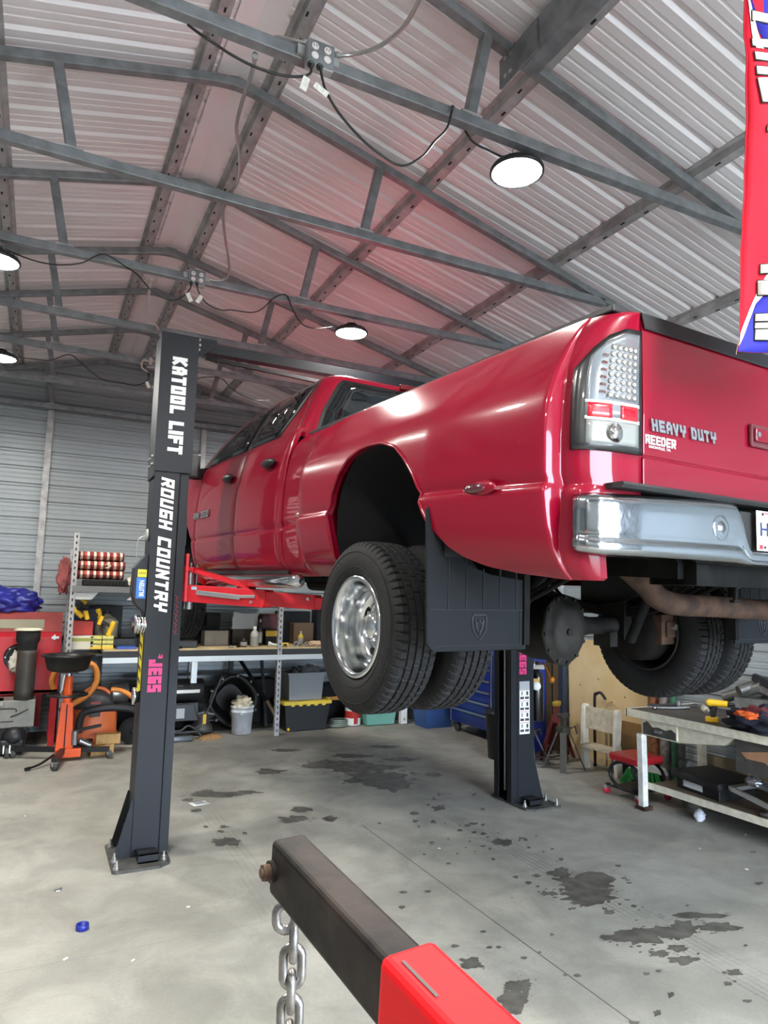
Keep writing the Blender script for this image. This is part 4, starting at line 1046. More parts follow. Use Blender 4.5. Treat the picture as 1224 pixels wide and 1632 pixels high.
for s in (-1, 1):
    yw, zw = 0.0, (.395 if s < 0 else .362)
    xo_, xi_ = (1.085, .785) if s < 0 else (1.16, .865)
    tyre('outer_rear_tire', s*xo_, yw, zw, tk, s)
    dished(s*xo_, yw, zw, s, tk)
    tyre('inner_rear_tire', s*xi_, yw, zw, tk, 0)
    MB().lathe([(.228, -.085), (.232, -.1), (.222, -.108), (.21, -.09), (.2, -.05), (.195, .05), (.19, .06), (.14, .075), (.06, .08)], (s*xi_, yw, zw), (s, 0, 0), 48, cap=False).build('inner_wheel', darkm, tk)
    dr = MB().lathe([(0, -.14), (.10, -.14), (.165, -.12), (.17, -.06), (.17, .03), (.0, .04)], (s*.78, yw, zw), (s, 0, 0), 36).build('brake_drum', M('near-black brake', '#120f0e', .8, spec=.15, var=.3, vs=20), tk)  # drum in a near-black brown with random tone
    cal = MB().box(*sorted((s*.66, s*.80)), -.20, -.08, .30, .47).box(*sorted((s*.69, s*.77)), -.215, -.2, .34, .43); cal.build('brake_caliper', rustm, dr, bev=.01)
    MB().cyl((s*.735, -.21, .40), (s*.735, -.235, .40), .018, n=6).build('bleed_bolt', zinc, dr)
    # front wheel
    tyre('front_tire', s*.89, 4.08, zw, tk, s)
    dished_f = MB().lathe([(.23, .085), (.232, .10), (.222, .1), (.2, .06), (.15, .05), (.1, .09), (.0, .1)], (s*.89, 4.08, zw), (s, 0, 0), 40, cap=False).build('front_wheel', polish, tk)
    MB().lathe([(.225, -.09), (.2, -.08), (.18, .02), (0, .0)], (s*.89, 4.08, zw), (s, 0, 0), 32).build('front_rotor', darkm, tk)

# ---- chassis
for s in (-1, 1):
    MB().bar((s*.45, -1.15, .72), (s*.45, -.55, .74), .07, .16).bar((s*.45, -.57, .74), (s*.45, .55, .80), .07, .15).bar((s*.45, .53, .80), (s*.44, 1.0, .66), .07, .15).bar((s*.44, .98, .66), (s*.44, 3.5, .66), .07, .16).bar((s*.44, 3.5, .66), (s*.44, 5.1, .74), .07, .16).build('frame_rail', under, tk)
    sp = MB()
    for k in range(4): sp.tube(spline([(s*.52, -.70+.1*k, .66-.006*k-.03*0), (s*.52, -.3, .50+.014*k), (s*.52, 0, .455+.014*k), (s*.52, .4, .50+.014*k), (s*.52, .80-.1*k, .62)], 6), .012, 6)
    sp.box(*sorted((s*.49, s*.55)), -.08, .08, .32, .52); sp.build('leaf_spring', under, tk)
    kx = 1 if s < 0 else .72; sk = MB().cyl((s*.52*kx, -.22, .33), (s*.47*kx, -.38, .60), .028, n=14).cyl((s*.47*kx, -.38, .58), (s*.43*kx, -.46, .80), .036, n=14); sk.build('shock_absorber', under, tk)
ax = MB().cyl((-.64, 0, .395), (.64, 0, .395), .048, n=20)
ax.lathe([(.05, -.30), (.06, -.24), (.09, -.17), (.13, -.12)], (-.02, 0, .395), (1, 0, 0), 20).lathe([(.13, .12), (.09, .17), (.06, .24), (.05, .30)], (-.02, 0, .395), (1, 0, 0), 20).box(.40, .46, -.06, .06, .28, .36)
ax.build('rear_axle', axlem, tk)
# differential housing with bolted ten-sided cover
dpoly = [(-.115, .10), (-.06, .155), (.0, .17), (.07, .155), (.125, .10), (.15, .02), (.135, -.07), (.085, -.145), (.02, -.185), (-.05, -.175), (-.115, -.12), (-.145, -.03)]
def dring(k, y): return [(-.095+a*k, y, .395+b_*k) for a, b_ in dpoly]
df = MB().ring_sweep([dring(.55, .22), dring(.8, .12), dring(.95, -.02), dring(.92, -.13), dring(1.0, -.15), dring(1.0, -.185)], True, True); do = df.build('differential', axlem, tk)
MB().ring_sweep([dring(1.0, -.186), dring(1.02, -.19), dring(1.0, -.205), dring(.84, -.207), dring(.78, -.235), dring(.5, -.25), dring(.1, -.252)], True, True).build('differential_cover', M('cast cover', '#242220', .65, 0, spec=.2, var=.3, vs=14, bump=.25, bs=40), do)
for a, b_ in dpoly: MB().cyl((-.095+a*.92, -.205, .395+b_*.92), (-.095+a*.92, -.216, .395+b_*.92), .011, n=6).build('cover_bolt', axlem, do)
MB().cyl((-.11, -.25, .38), (-.11, -.262, .38), .018, n=12).build('drain_plug', axlem, do)
MB().cyl((-.05, .2, .41), (.0, 3.0, .62), .05, n=18).build('drive_shaft', under, tk)
ex = spline([(-.42, .5, .70), (-.42, -.3, .80), (-.40, -.62, .78), (-.33, -.74, .72), (-.2, -.77, .63), (-.10, -.77, .565), (.02, -.77, .54), (.25, -.77, .535), (.55, -.76, .525), (.80, -.75, .52)], 8)
MB().tube(ex, .05, 18).torus((.76, -.752, .521), (1, -.0, 0), .048, .006, 20, 6).build('exhaust_pipe', rustm, tk)
MB().cyl((.35, 1.2, .62), (.35, 2.6, .62), .12, n=20).build('muffler', rustm, tk)
MB().box(-.42, -.12, .9, 2.3, .52, .78).build('fuel_tank', under, tk, bev=.05)
MB().lathe([(0, -.1), (.2, -.1), (.34, -.09), (.36, 0), (.34, .09), (.2, .1), (0, .1)], (.05, -.75, .80), (0, 0, 1), 32).build('spare_tire', tyrem, tk)
for q in ((-.45, .45, -.9, -.82, .70, .78), (-.45, .45, .55, .65, .72, .8), (-.45, .45, -1.15, -1.02, .62, .74)): MB().box(*q).build('crossmember', under, tk)
MB().cyl((.36, -1.05, .66), (.62, -1.08, .60), .03, n=10).ball((.48, -1.1, .655), .05, (1.6, .7, .7)).box(.55, .75, -1.2, -1.1, .56, .68).build('hitch_bracket', axlem, tk, bev=.004)
MB().tube(spline([(-.12, -1.12, .70), (-.11, -1.13, .62), (-.10, -1.12, .57)]), .008, 6).cbox((-.1, -1.12, .565), (.04, .02, .012)).build('wiring_lead', under, tk)

# ================================================================ BACK WALL BENCH AND CLUTTER
wood = M('worn ply', '#b9a37c', .7, var=.15, vs=6)
lgrey = M('light grey rail', '#b4b8b8', .4, .3)
slot_m = galv
# long bench
bn = thing('workbench', 'long workbench along the back wall with pale worn top and dark underside', 'workbench', (2.0, 9.3, 0))
MB().box(-1.25, 3.3, -.33, .89, 1.10, 1.145).build('worktop', wood, bn, bev=.004)
MB().box(-1.25, 3.3, -.345, -.325, 1.05, 1.125).build('dark_edge', M('dark bench edge', '#26272a', .6), bn)
MB().box(-1.25, 3.3, -.36, -.33, .985, 1.05).build('front_rail', lgrey, bn)
MB().box(-.20, -.13, -.36, -.31, .72, .99).build('rail_bracket', lgrey, bn)
for x in (-1.2, .55, 2.45):
    MB().box(x-.03, x+.03, .6, .66, 0, 1.1).build('leg', M('black leg', '#1a1b1d', .6), bn)
MB().box(-.9, 2.4, .62, .66, .70, .74).bar((1.0, .3, .0), (1.0, .66, 1.0), .04, .04).build('rear_brace', M('black leg', '#1a1b1d', .6), bn)
# slotted angle uprights with the upper shelf
sh = thing('slotted_shelf', 'slotted angle steel shelving with grey upper shelf holding plaid cushions', 'shelf', (.36, 8.95, 0))
def upright(x, y, z0, z1, s=1):
    m = MB().box(*sorted((x, x+s*.06)), y-.003, y, z0, z1).box(*sorted((x, x+s*.003)), y, y+.06, z0, z1); m.mat(1); z = z0+.05
    while z < z1-.05:
        m.box(*sorted((x+s*.022, x+s*.038)), y-.0036, y-.0005, z, z+.032).box(*sorted((x-s*.0006, x+s*.001)), y+.02, y+.04, z+.03, z+.062); z += .075
    m.build('upright', [galv, hole], sh)
upright(-.02, 0, .02, 2.53); upright(-.03, .55, .02, 2.36); upright(2.56, 0, .0, 1.80)
MB().box(0, 2.6, -.01, 1.2, 1.88, 1.90).box(0, 2.6, -.015, 0, 1.83, 1.90).build('upper_shelf', M('grey shelf board', '#6d6f70', .5, .2), sh)
MB().prism([(0, 1.83), (.30, 1.83), (.22, 1.74), (0, 1.74)], (0, .02, 0), (1, 0, 0), (0, 0, 1), (0, .02, 0)).build('shelf_bracket', lgrey, sh)
MB().prism([(.70, 1.83), (1.0, 1.83), (1.0, 1.74), (.62, 1.74)], (0, .02, 0), (1, 0, 0), (0, 0, 1), (0, .02, 0)).build('shelf_bracket', lgrey, sh)
# plaid cushions
plaid = bpy.data.materials.new('plaid cloth'); plaid.use_nodes = True
nt = plaid.node_tree; L = nt.links; b = nt.nodes['Principled BSDF']; b.inputs['Roughness'].default_value = .9
tcn = nt.nodes.new('ShaderNodeTexCoord'); sp_ = nt.nodes.new('ShaderNodeSeparateXYZ'); L.new(tcn.outputs['Object'], sp_.inputs[0])
def sine_mask(sock, k, ph, th):
    a = nt.nodes.new('ShaderNodeMath'); a.operation = 'MULTIPLY_ADD'; L.new(sock, a.inputs[0]); a.inputs[1].default_value = k; a.inputs[2].default_value = ph
    s_ = nt.nodes.new('ShaderNodeMath'); s_.operation = 'SINE'; L.new(a.outputs[0], s_.inputs[0])
    g_ = nt.nodes.new('ShaderNodeMath'); g_.operation = 'GREATER_THAN'; L.new(s_.outputs[0], g_.inputs[0]); g_.inputs[1].default_value = th; return g_.outputs[0]
prev = hx('#7c2a2c')
for sock, k, ph, th, colr in ((sp_.outputs['X'], 40, 1.2, .45, '#b5483f'), (sp_.outputs['X'], 84, .3, .42, '#d8cdb8')):
    mx = nt.nodes.new('ShaderNodeMix'); mx.data_type = 'RGBA'; L.new(sine_mask(sock, k, ph, th), mx.inputs[0])
    if isinstance(prev, tuple): mx.inputs[6].default_value = (*prev, 1)
    else: L.new(prev, mx.inputs[6])
    mx.inputs[7].default_value = (*hx(colr), 1); prev = mx.outputs[2]
L.new(prev, b.inputs['Base Color'])
def cushion(x, y, z, w_, h_, label):
    o = thing('cushion', label, 'cushion', (x, y, z), 0, 'plaid cushions on the upper shelf')
    m = MB().grid(28, 16, lambda u, v: ((u-.5)*w_, -.2*math.cos(2*PI*v)*(1 if abs(u-.5) < .49 else .7), h_/2+h_/2*math.copysign(abs(math.sin(2*PI*v))**.5, math.sin(2*PI*v))))
    m.build('cover', plaid, o)
    if 'bow' in label: MB().tube(spline([(.05, -.2, h_*.5), (.08, -.23, h_*.7), (.11, -.22, h_*.4), (.05, -.22, h_*.2)], 6), .006, 5).build('tie', M('cream tie', '#d9cfba', .9), o)
cushion(.66, 9.22, 1.985, .56, .115, 'lowest plaid cushion of three on the upper shelf')
cushion(.66, 9.22, 2.10, .58, .115, 'middle plaid cushion of three on the upper shelf, with a tie bow')
cushion(.65, 9.22, 2.215, .56, .11, 'top plaid cushion of three on the upper shelf')
rg = tag(crumple((.0, 0, 0), (.07, .05, .22), 4, .4).build('rag', M('faded red cloth', '#8d4a4a', .9, var=.3)), 'faded red rag hanging on the left shelf upright', 'rag'); rg.location = (.27, 9.2, 2.02)
mt = thing('rubber_mat', 'black ridged rubber mat under the plaid cushions', 'mat', (.72, 9.16, 1.905))
MB().box(-.24, .26, -.2, .2, 0, .075).build('mat', blackr, mt, bev=.01)
m = MB()
for k in range(13): m.box(-.23+.037*k, -.215+.037*k, -.212, -.198, .008, .062)
m.build('ridges', blackr, mt)
rg = tag(crumple((0, 0, .06), (.09, .09, .07), 9, .4).build('rag', M('cream rag', '#cfc7b4', .9)), 'cream rag on the shelf beside the black mat', 'rag'); rg.location = (1.05, 9.15, 1.90)

def carton(name, label, cat, x, y, z, sx, sy, sz, mat, group=None, rz=0, band=None, lid=None, bev=.003):
    o = thing(name, label, cat, (x, y, z), rz, group)
    MB().box(-sx/2, sx/2, -sy/2, sy/2, 0, sz).build('body', mat, o, bev=bev)
    if band: MB().box(-sx/2-.001, sx/2+.001, -sy/2-.0015, -sy/2+.01, sz*band[1], sz*band[2]).build('label_band', band[0], o)
    if lid: MB().box(-sx/2-.006, sx/2+.006, -sy/2-.006, sy/2+.006, sz*.9, sz*1.04).build('lid', lid, o, bev=.003)
    return o
BT = 1.146
carton('parts_box', 'red plastic box under the power tools at the bench left end', 'box', .50, 9.25, 1.31, .27, .2, .17, M('red plastic', '#a82b25', .5), bev=.01)
carton('parts_box', 'white and green printed box at the left end of the bench', 'box', .50, 9.16, BT, .28, .22, .16, M('cream carton', '#cfcab8', .6), band=(M('green print', '#97a050', .6), .6, .85))
for i in range(2):
    for k in range(3):
        carton('battery_box', ('left' if i == 0 else 'right')+' column of yellow tool boxes, '+('bottom', 'middle', 'top')[k]+' box', 'box', .67+.135*i, 9.12, BT+.054*k, .125, .14, .05, M('pale yellow carton', '#c9bf62' if k < 2 else '#b5ad6a', .5, var=.15, vs=30), 'yellow boxes stacked on the bench', band=(yellow, .1, .6) if k == 0 else (black, .15, .3))
blk2 = M('black tool grip', '#1b1b1b', .6)
def drill(x, y, z, rz, label, tilt=0.0, sc=1.0):
    o = thing('cordless_tool', label, 'power tool', (x, y, z), rz, 'yellow and black power tools')
    R2 = Matrix.Rotation(tilt, 4, 'Y') @ Matrix.Scale(sc, 4)
    MB().cyl((-.10, 0, .05), (.06, 0, .05), .034, .03, 14).cyl((-.12, 0, .05), (-.10, 0, .05), .026, .034, 14).xf(R2).build('motor_body', yellow, o)
    MB().cyl((.06, 0, .05), (.12, 0, .05), .022, .014, 14).xf(R2).build('chuck', blk2, o)
    MB().bar((-.05, 0, .03), (-.075, 0, -.09), .035, .045, (0, 1, 0)).xf(R2).build('grip', blk2, o)
    MB().cbox((-.08, 0, -.10), (.11, .07, .045)).xf(R2).build('battery', yellow, o, bev=.006)
drill(.50, 9.2, 1.60, 2.9, 'yellow drill lying highest on the red box at the bench left end', 2.4)
drill(.66, 9.15, 1.50, .2, 'yellow and black grinder lying across the red box', 1.3)
drill(.78, 9.12, 1.38, -.2, 'yellow and black tool lying on the yellow boxes', 1.9)
def jug(x, y, z, label):
    o = thing('plastic_jug', label, 'container', (x, y, z))
    MB().lathe([(0, 0), (.135, 0), (.14, .02), (.14, .32), (.10, .36), (.04, .39), (.04, .41), (0, .41)], n=24).build('body', M('translucent beige plastic', '#a9a493', .45), o)
    MB().cyl((0, 0, .41), (0, 0, .44), .04, n=16).build('cap', black, o)
jug(.82, 9.55, BT, 'translucent beige jug behind the yellow tools')
carton('storage_bin', 'dark blue tub at the back of the bench left end', 'bin', .54, 9.75, BT, .34, .25, .45, M('dark blue plastic', '#26355f', .45), lid=M('dark blue plastic', '#26355f', .45))
carton('storage_bin', 'black crate behind the power tools', 'bin', .83, 9.95, BT+.0, .4, .25, .5, M('black crate', '#17181b', .55))
carton('tool_tray', 'shallow blue tray on the bench left of the lift post', 'tray', 1.02, 9.1, BT, .22, .2, .03, M('blue plastic', '#2d4f9e', .45))
carton('clear_tub', 'clear plastic tub on the bench beside the lift post pulleys', 'container', 1.28, 9.1, BT, .18, .16, .17, M('cloudy plastic', '#8f9496', .35), lid=M('cloudy lid', '#a2a6a6', .35))
carton('tool_case', 'low black tool case behind the blue tray', 'case', 1.0, 9.38, BT, .45, .2, .12, black, bev=.02)
# centre of the bench, below the lift arm
rb = thing('sheet_panel', 'bare grey sheet metal panel propped at the back of the bench', 'panel', (2.6, 9.45, BT+.22))
MB().prism([(-.19, 0), (.17, 0), (.165, .03), (.18, .06), (.175, .17), (.19, .20), (.185, .22), (.0, .205), (-.16, .235), (-.18, .22), (-.165, .19), (-.185, .15), (-.18, .06)], (0, 0, 0), (1, 0, 0), (0, 0, 1), (0, .012, 0)).build('sheet', M('matte grey sheet', '#98948f', .5, .3), rb)
MB().box(-.17, .17, .0, .12, -.22, 0).build('stand', M('brown crate', '#3a332c', .7), rb)
carton('cardboard_box', 'pale carton lying on the bench left of the sheet panel', 'box', 2.2, 9.5, BT, .32, .22, .20, M('pale carton', '#938a7e', .7, var=.1), bev=.002)
carton('parts_box', 'dark case on the bench under the front tyre', 'case', 1.72, 9.2, BT, .34, .24, .09, black, bev=.015)
def bottle(x, y, z, h, r, mat, capm, label, name='bottle'):
    o = thing(name, label, name.replace('_', ' '), (x, y, z))
    MB().lathe([(0, 0), (r, 0), (r, h*.62), (r*.85, h*.72), (r*.35, h*.82), (r*.35, h*.9), (0, h*.9)], n=18).build('body', mat, o)
    MB().cyl((0, 0, h*.88), (0, 0, h), r*.4, n=12).build('cap', capm, o)
    MB().lathe([(r*1.01, h*.12), (r*1.01, h*.52)], n=18, cap=False).build('label_wrap', M('grey label', '#8b8a84', .6), o)
bottle(2.64, 9.1, BT, .27, .055, M('pale bottle', '#a9a69b', .4), white, 'pale plastic bottle on the bench in front of the sheet panel')
bottle(2.50, 9.12, BT, .13, .045, M('dark jar', '#1f1c1a', .25), black, 'small dark jar left of the pale bottle', 'jar')
bottle(2.77, 9.3, BT, .36, .035, M('slim dark bottle', '#202124', .3), M('grey cap', '#9a9a98', .4), 'slim dark spray bottle right of the sheet panel')
bottle(3.33, 9.2, BT, .2, .038, M('yellow can', '#b99a2d', .4), M('grey cap', '#9a9a98', .4), 'yellow spray can at the right end of the bench', 'spray_can')
carton('tool_case', 'yellow and black tool case right of the sheet panel', 'case', 3.0, 9.45, BT, .24, .15, .22, blk2, band=(yellow, .55, .9))
carton('fuel_can', 'dark red fuel can standing at the back of the bench', 'container', 3.05, 9.75, BT, .34, .2, .42, M('dark red plastic', '#4a1418', .5), bev=.04)
carton('cardboard_box', 'brown box behind the yellow can', 'box', 3.48, 9.6, BT, .3, .2, .3, M('brown carton', '#5d4a38', .7))
tl_ = thing('flashlight', 'pale flashlight lying near the bench edge', 'flashlight', (2.9, 9.02, BT+.03)); MB().lathe([(0, -.09), (.016, -.09), (.018, .03), (.03, .07), (.03, .09), (0, .09)], (0, 0, 0), (-.8, .2, .15), 16).build('body', M('white plastic', '#c9c9c2', .4), tl_)
tp = thing('tape_measure', 'yellow tape measure lying near the bench edge', 'tape measure', (3.03, 9.0, BT)); MB().cbox((0, 0, .03), (.1, .06, .055)).build('case', yellow, tp, bev=.015); MB().cbox((.0, -.031, .03), (.05, .004, .03)).build('label_plate', black, tp)
for k, (x, y) in enumerate(((3.2, 9.03), (3.28, 9.06), (3.35, 9.02), (3.24, 9.12))):
    o = thing('metal_ring', ('first', 'second', 'third', 'fourth')[k]+' loose metal ring from the left among bench hardware', 'ring', (x, y, BT+.035), .4*k, 'loose metal rings on the bench')
    MB().torus((0, 0, 0), (.3, 1, .1), .03, .008, 18, 8).build('ring', steel, o)
rg = tag(crumple((0, 0, .03), (.13, .09, .05), 5, .4).build('rag', M('tan rag', '#b79d80', .9)), 'tan rag at the right end of the bench by the dually tyre', 'rag'); rg.location = (3.52, 9.05, BT)
for k, (x, y, r_) in enumerate(((1.55, 9.05, .03), (1.66, 9.0, .02), (2.3, 9.0, .03), (2.42, 9.08, .025), (1.45, 9.15, .04))):
    o = tag(MB().lathe([(0, 0), (r_, 0), (r_, .02), (r_*.6, .03), (0, .032)], n=14).build('hardware_cap', under if k != 2 else steel), ('dark cap by the lift post', 'small dark washer near the bench edge', 'bright nut on the bench below the carton', 'dark nut below the pale bottle', 'dark hub piece behind the lift post')[k], 'hardware'); o.location = (x, y, BT)
# under the bench
def crate(name, label, x, y, z, sx, sy, sz, mat, lidm, fl=.86, grp=None):
    o = thing(name, label, 'storage tote', (x, y, z), 0, grp)
    m = MB(); a, b_ = sx/2, sy/2
    lo = [(-a*fl, -b_*fl, 0), (a*fl, -b_*fl, 0), (a*fl, b_*fl, 0), (-a*fl, b_*fl, 0)]; hi = [(-a, -b_, sz), (a, -b_, sz), (a, b_, sz), (-a, b_, sz)]
    m.add(lo+hi, [(3, 2, 1, 0), (0, 1, 5, 4), (1, 2, 6, 5), (2, 3, 7, 6), (3, 0, 4, 7)])
    m.build('tub', mat, o, bev=.012, solid=.004)
    if lidm:
        MB().box(-a-.02, a+.02, -b_-.02, b_+.02, sz-.015, sz+.03).build('lid', lidm, o, bev=.01)
        m = MB()
        for k in range(5): m.box(-a*.75+k*a*.34, -a*.75+k*a*.34+.05, -b_-.026, -b_-.018, sz-.03, sz+.02)
        m.build('lid_clips', lidm, o)
    else:
        m = MB()
        m.box(-a-.015, a+.015, -b_-.015, -b_+.01, sz-.03, sz).box(-a-.015, a+.015, b_-.01, b_+.015, sz-.03, sz).box(-a-.015, -a+.01, -b_, b_, sz-.03, sz).box(a-.01, a+.015, -b_, b_, sz-.03, sz)
        m.build('rim', mat, o, bev=.004)
    return o
crate('storage_tote', 'black tote with yellow lid on the floor under the bench right end', 3.43, 9.32, .012, .66, .45, .36, M('black tote', '#1a1b1d', .5), M('yellow lid', '#d9bd3a', .45))
crate('storage_tote', 'grey open bin standing on the yellow tote lid', 3.42, 9.34, .41, .52, .38, .37, M('grey tote', '#7d8083', .5), None, .9)
MB_ = crumple((0, 0, .03), (.19, .14, .12), 3, .35); o = tag(MB_.build('old_coat', M('grey cloth', '#55565a', .9)), 'crumpled grey cloth heaped in the open grey bin', 'cloth'); o.location = (3.5, 9.34, .72)
o = thing('paint_tin', 'dark tin leaning in the open grey bin', 'tin', (3.28, 9.3, .74)); MB().lathe([(0, -.07), (.08, -.07), (.08, .09), (.06, .095), (0, .09)], (0, 0, 0), (.5, -.3, .8), 20).build('body', M('dark tin', '#3d3f42', .4, .5), o)
o = thing('yellow_ball', 'tiny yellow plug on the floor by the black tote', 'plug', (3.17, 9.12, .035)); MB().ball((0, 0, 0), .022).build('body', yellow, o)
# bucket of rags
bk = thing('bucket', 'white plastic bucket full of beige rags', 'bucket', (2.55, 9.22, .012))
MB().lathe([(0, 0), (.125, 0), (.145, .28), (.15, .28), (.15, .295), (.146, .295), (.147, .335), (.155, .335), (.155, .36), (.14, .36), (.13, .3), (.115, .02), (0, .02)], n=32).build('pail', M('scuffed white plastic', '#c9ccd0', .45, var=.12, vs=12), bk)
MB().tube(arc((0, -.02, .30), .165, PI*1.02, PI*1.55, 12, (1, 0, 0), (0, -.5, .9)), .004, 6).cyl((-.05, -.145, .28), (-.05, -.16, .28), .018, n=12).build('handle', steel, bk)
o = tag(crumple((0, 0, 0), (.13, .13, .10), 12, .45).build('rag', M('beige rag', '#b9b09a', .9, var=.2)), 'beige rags stuffed in the white bucket', 'rag'); o.location = (2.55, 9.22, .39)
# bell housing
bh = thing('bell_housing', 'black cast bell housing standing behind the bucket', 'engine part', (2.5, 9.5, .02))
rg2 = lambda r, y: [(r*math.cos(2*PI*k/40)*(1+.05*math.cos(8*PI*k/40)), y, .38+r*math.sin(2*PI*k/40)*(1+.05*math.cos(8*PI*k/40))) for k in range(40)]
MB().ring_sweep([rg2(.2, .25), rg2(.3, .05), rg2(.34, 0), rg2(.34, -.02), rg2(.29, -.02), rg2(.27, .0), rg2(.18, .22)], True, True).build('casting', M('black casting', '#1d1c1a', .5, .4, var=.3), bh)
for k in range(10):
    a = 2*PI*k/10+.2; MB().cyl((.335*math.cos(a), -.035, .38+.335*math.sin(a)), (.335*math.cos(a), .03, .38+.335*math.sin(a)), .018, n=10).build('bolt_ear', M('dull bolt', '#5a5955', .5, .3), bh)
o = thing('gearbox_part', 'rough metal gearbox part between heater and bell housing', 'engine part', (2.06, 9.42, .02)); MB().lathe([(0, 0), (.16, 0), (.14, .1), (.09, .14), (.15, .2), (.12, .3), (0, .32)], n=14).build('casting', M('grey casting', '#5a5855', .5, .5, var=.3), o); MB().tube([(-.12, -.1, .25), (.0, -.14, .28), (.14, -.1, .24)], .02, 8).build('flange', steel, o)
o = thing('steel_pipe', 'black pipe leaning under the bench behind the shelf upright', 'pipe', (2.6, 9.7, .95)); MB().cyl((.0, 0, 0), (.35, -.35, -.6), .025, n=12).build('pipe', under, o); MB().cyl((.33, -.33, -.56), (.42, -.42, -.73), .03, n=12).build('bare_end', M('bare brown steel', '#7a6a58', .5, .5), o)
o = thing('hose_coil', 'grey-green hose coiled flat on the floor beside the tote', 'hose', (3.95, 9.28, .012))
m = MB()
for k in range(4): m.torus((.01*k, 0, .012+.022*k), (0, 0, 1), .14-.008*k, .011, 30, 8)
m.build('coil', M('grey green hose', '#7c8a80', .5), o)
o = thing('paint_can', 'red and white printed can behind the tyre', 'can', (4.2, 9.3, .012)); MB().cyl((0, 0, 0), (0, 0, .25), .115, n=24).build('body', white, o); MB().lathe([(.1155, .1), (.1155, .2)], n=24, cap=False).box(-.03, .03, -.118, -.113, .02, .2).build('printed_band', M('red print', '#b32a22', .5), o); MB().torus((0, 0, .25), (0, 0, 1), .112, .006).build('rim', steel, o)
crate('storage_tote', 'pale teal tote on the floor behind the dually tyres', 4.58, 9.3, .012, .5, .36, .26, M('teal tote', '#79b5a4', .5), M('teal lid', '#86bfae', .5))
o = thing('white_post', 'short white square post standing beside the teal tote', 'post', (4.93, 9.12, .012)); MB().box(-.05, .05, -.04, .04, 0, .5).build('post', white, o); MB().box(-.01, .01, -.042, -.039, .05, .08).build('screw_plate', steel, o)
crate('storage_tote', 'blue tote on the floor left of the tool chest', 5.28, 8.85, .0, .46, .4, .33, M('blue tote', '#3d5f9e', .5), M('blue lid', '#3d5f9e', .5))
o = thing('orange_level', 'long orange spirit level on the floor behind the tote', 'level', (3.95, 9.75, .3)); MB().box(-.4, .5, -.03, .03, 0, .05).build('bar', M('orange bar', '#c8862a', .5), o); MB().box(.0, .06, -.032, .032, .01, .045).build('vial', M('vial', '#cfd46a', .2), o)
# torpedo heater with cart handle
ht = thing('torpedo_heater', 'black torpedo heater on a wheeled cart left behind the lift post', 'heater', (1.52, 9.2, 0))
hm = M('heater black', '#232426', .35, .3)
MB().lathe([(0, -.52), (.11, -.52), (.12, -.40), (.15, -.38), (.15, .40), (.14, .42), (.0, .42)], (.07, 0, .60), (1, 0, 0), 28).build('barrel', hm, ht)
MB().lathe([(.105, -.68), (.125, -.5), (.12, -.5), (.10, -.68)], (.07, 0, .60), (1, 0, 0), 24).build('nozzle', M('nozzle steel', '#8d8f90', .3, .8), ht)
MB().lathe([(.03, -.69), (.1, -.68), (.1, -.5), (.03, -.5)], (.07, 0, .60), (1, 0, 0), 18).build('burner_cone', M('cone steel', '#c9c9c7', .25, .9), ht)
text('KLIMASAND', 'lettering', white, ht, (.16, -.152, .60), (1, 0, 0), (0, 0, 1), .26, .035, dep=.002, bold=.03) if False else None
MB().box(.12, .42, -.155, -.15, .585, .625).build('name_plate', M('white name plate', '#d5d5d2', .5), ht); MB().cyl((.10, -.15, .62), (.10, -.156, .62), .03, n=14).build('flame_mark', M('orange mark', '#e08a35', .5), ht)
MB().box(-.2, .42, -.14, .14, .24, .46).prism([(.0, .24), (.42, .24), (.36, .45), (.08, .45)], (0, -.165, 0), (1, 0, 0), (0, 0, 1), (0, .03, 0)).build('control_box', hm, ht, bev=.01)
MB().box(.14, .24, -.172, -.164, .28, .40).cyl((.1, -.165, .35), (.1, -.18, .35), .022, n=14).build('control_panel', M('grey panel', '#9a9d9f', .4), ht)
MB().tube(spline([(-.3, -.13, .2), (-.05, -.13, .2), (.02, -.13, .14), (.2, -.13, .12), (.30, -.13, .18), (.46, -.13, .18), (.7, -.13, .78)], 5), .014, 8).tube(spline([(.42, -.13, .1), (.5, -.13, .02), (.52, -.14, .015)], 4), .014, 8).tube([(-.3, -.13, .1), (.42, -.13, .1)], .014, 8).build('cart_frame', M('dark frame tube', '#3a3b3d', .4, .4), ht)
MB().lathe([(0, -.05), (.06, -.05), (.07, -.03), (.15, -.035), (.16, -.02), (.16, .03), (.0, .03)], (-.36, -.12, .16), (0, -1, 0), 28).build('wheel', blackr, ht)
MB().lathe([(0, 0), (.035, 0), (.04, .01), (0, .012)], (-.36, -.165, .16), (0, -1, 0), 16).build('wheel_hub', hm, ht)
o = thing('spray_can', 'grey cylinder lying on the floor by the heater leg', 'canister', (1.72, 9.0, .036)); MB().lathe([(0, -.14), (.035, -.14), (.035, .10), (.02, .13), (0, .15)], (0, 0, 0), (-1, .0, 0), 16).build('body', M('grey blue can', '#7b828a', .35, .4), o); MB().cyl((-.15, 0, 0), (-.2, 0, 0), .03, n=12).build('cap', black, o)
o = thing('wood_scrap', 'brown wooden offcut on the floor right of the heater', 'wood offcut', (2.1, 9.05, .0), .2); MB().prism([(-.14, 0), (.12, 0), (.15, .03), (.05, .06), (-.1, .04)], (0, -.05, 0), (1, 0, 0), (0, 0, 1), (0, .1, 0)).build('block', M('brown wood', '#9a7348', .7, var=.2, vs=20), o)
o = thing('work_glove', 'yellow tag hanging at the heater handle', 'tag', (2.02, 9.06, .3)); MB().cbox((0, 0, -.05), (.04, .015, .12)).build('strip', M('yellow webbing', '#c9a63a', .7), o); MB().torus((0, 0, .02), (0, 1, 0), .015, .004, 12, 6).build('loop', black, o)

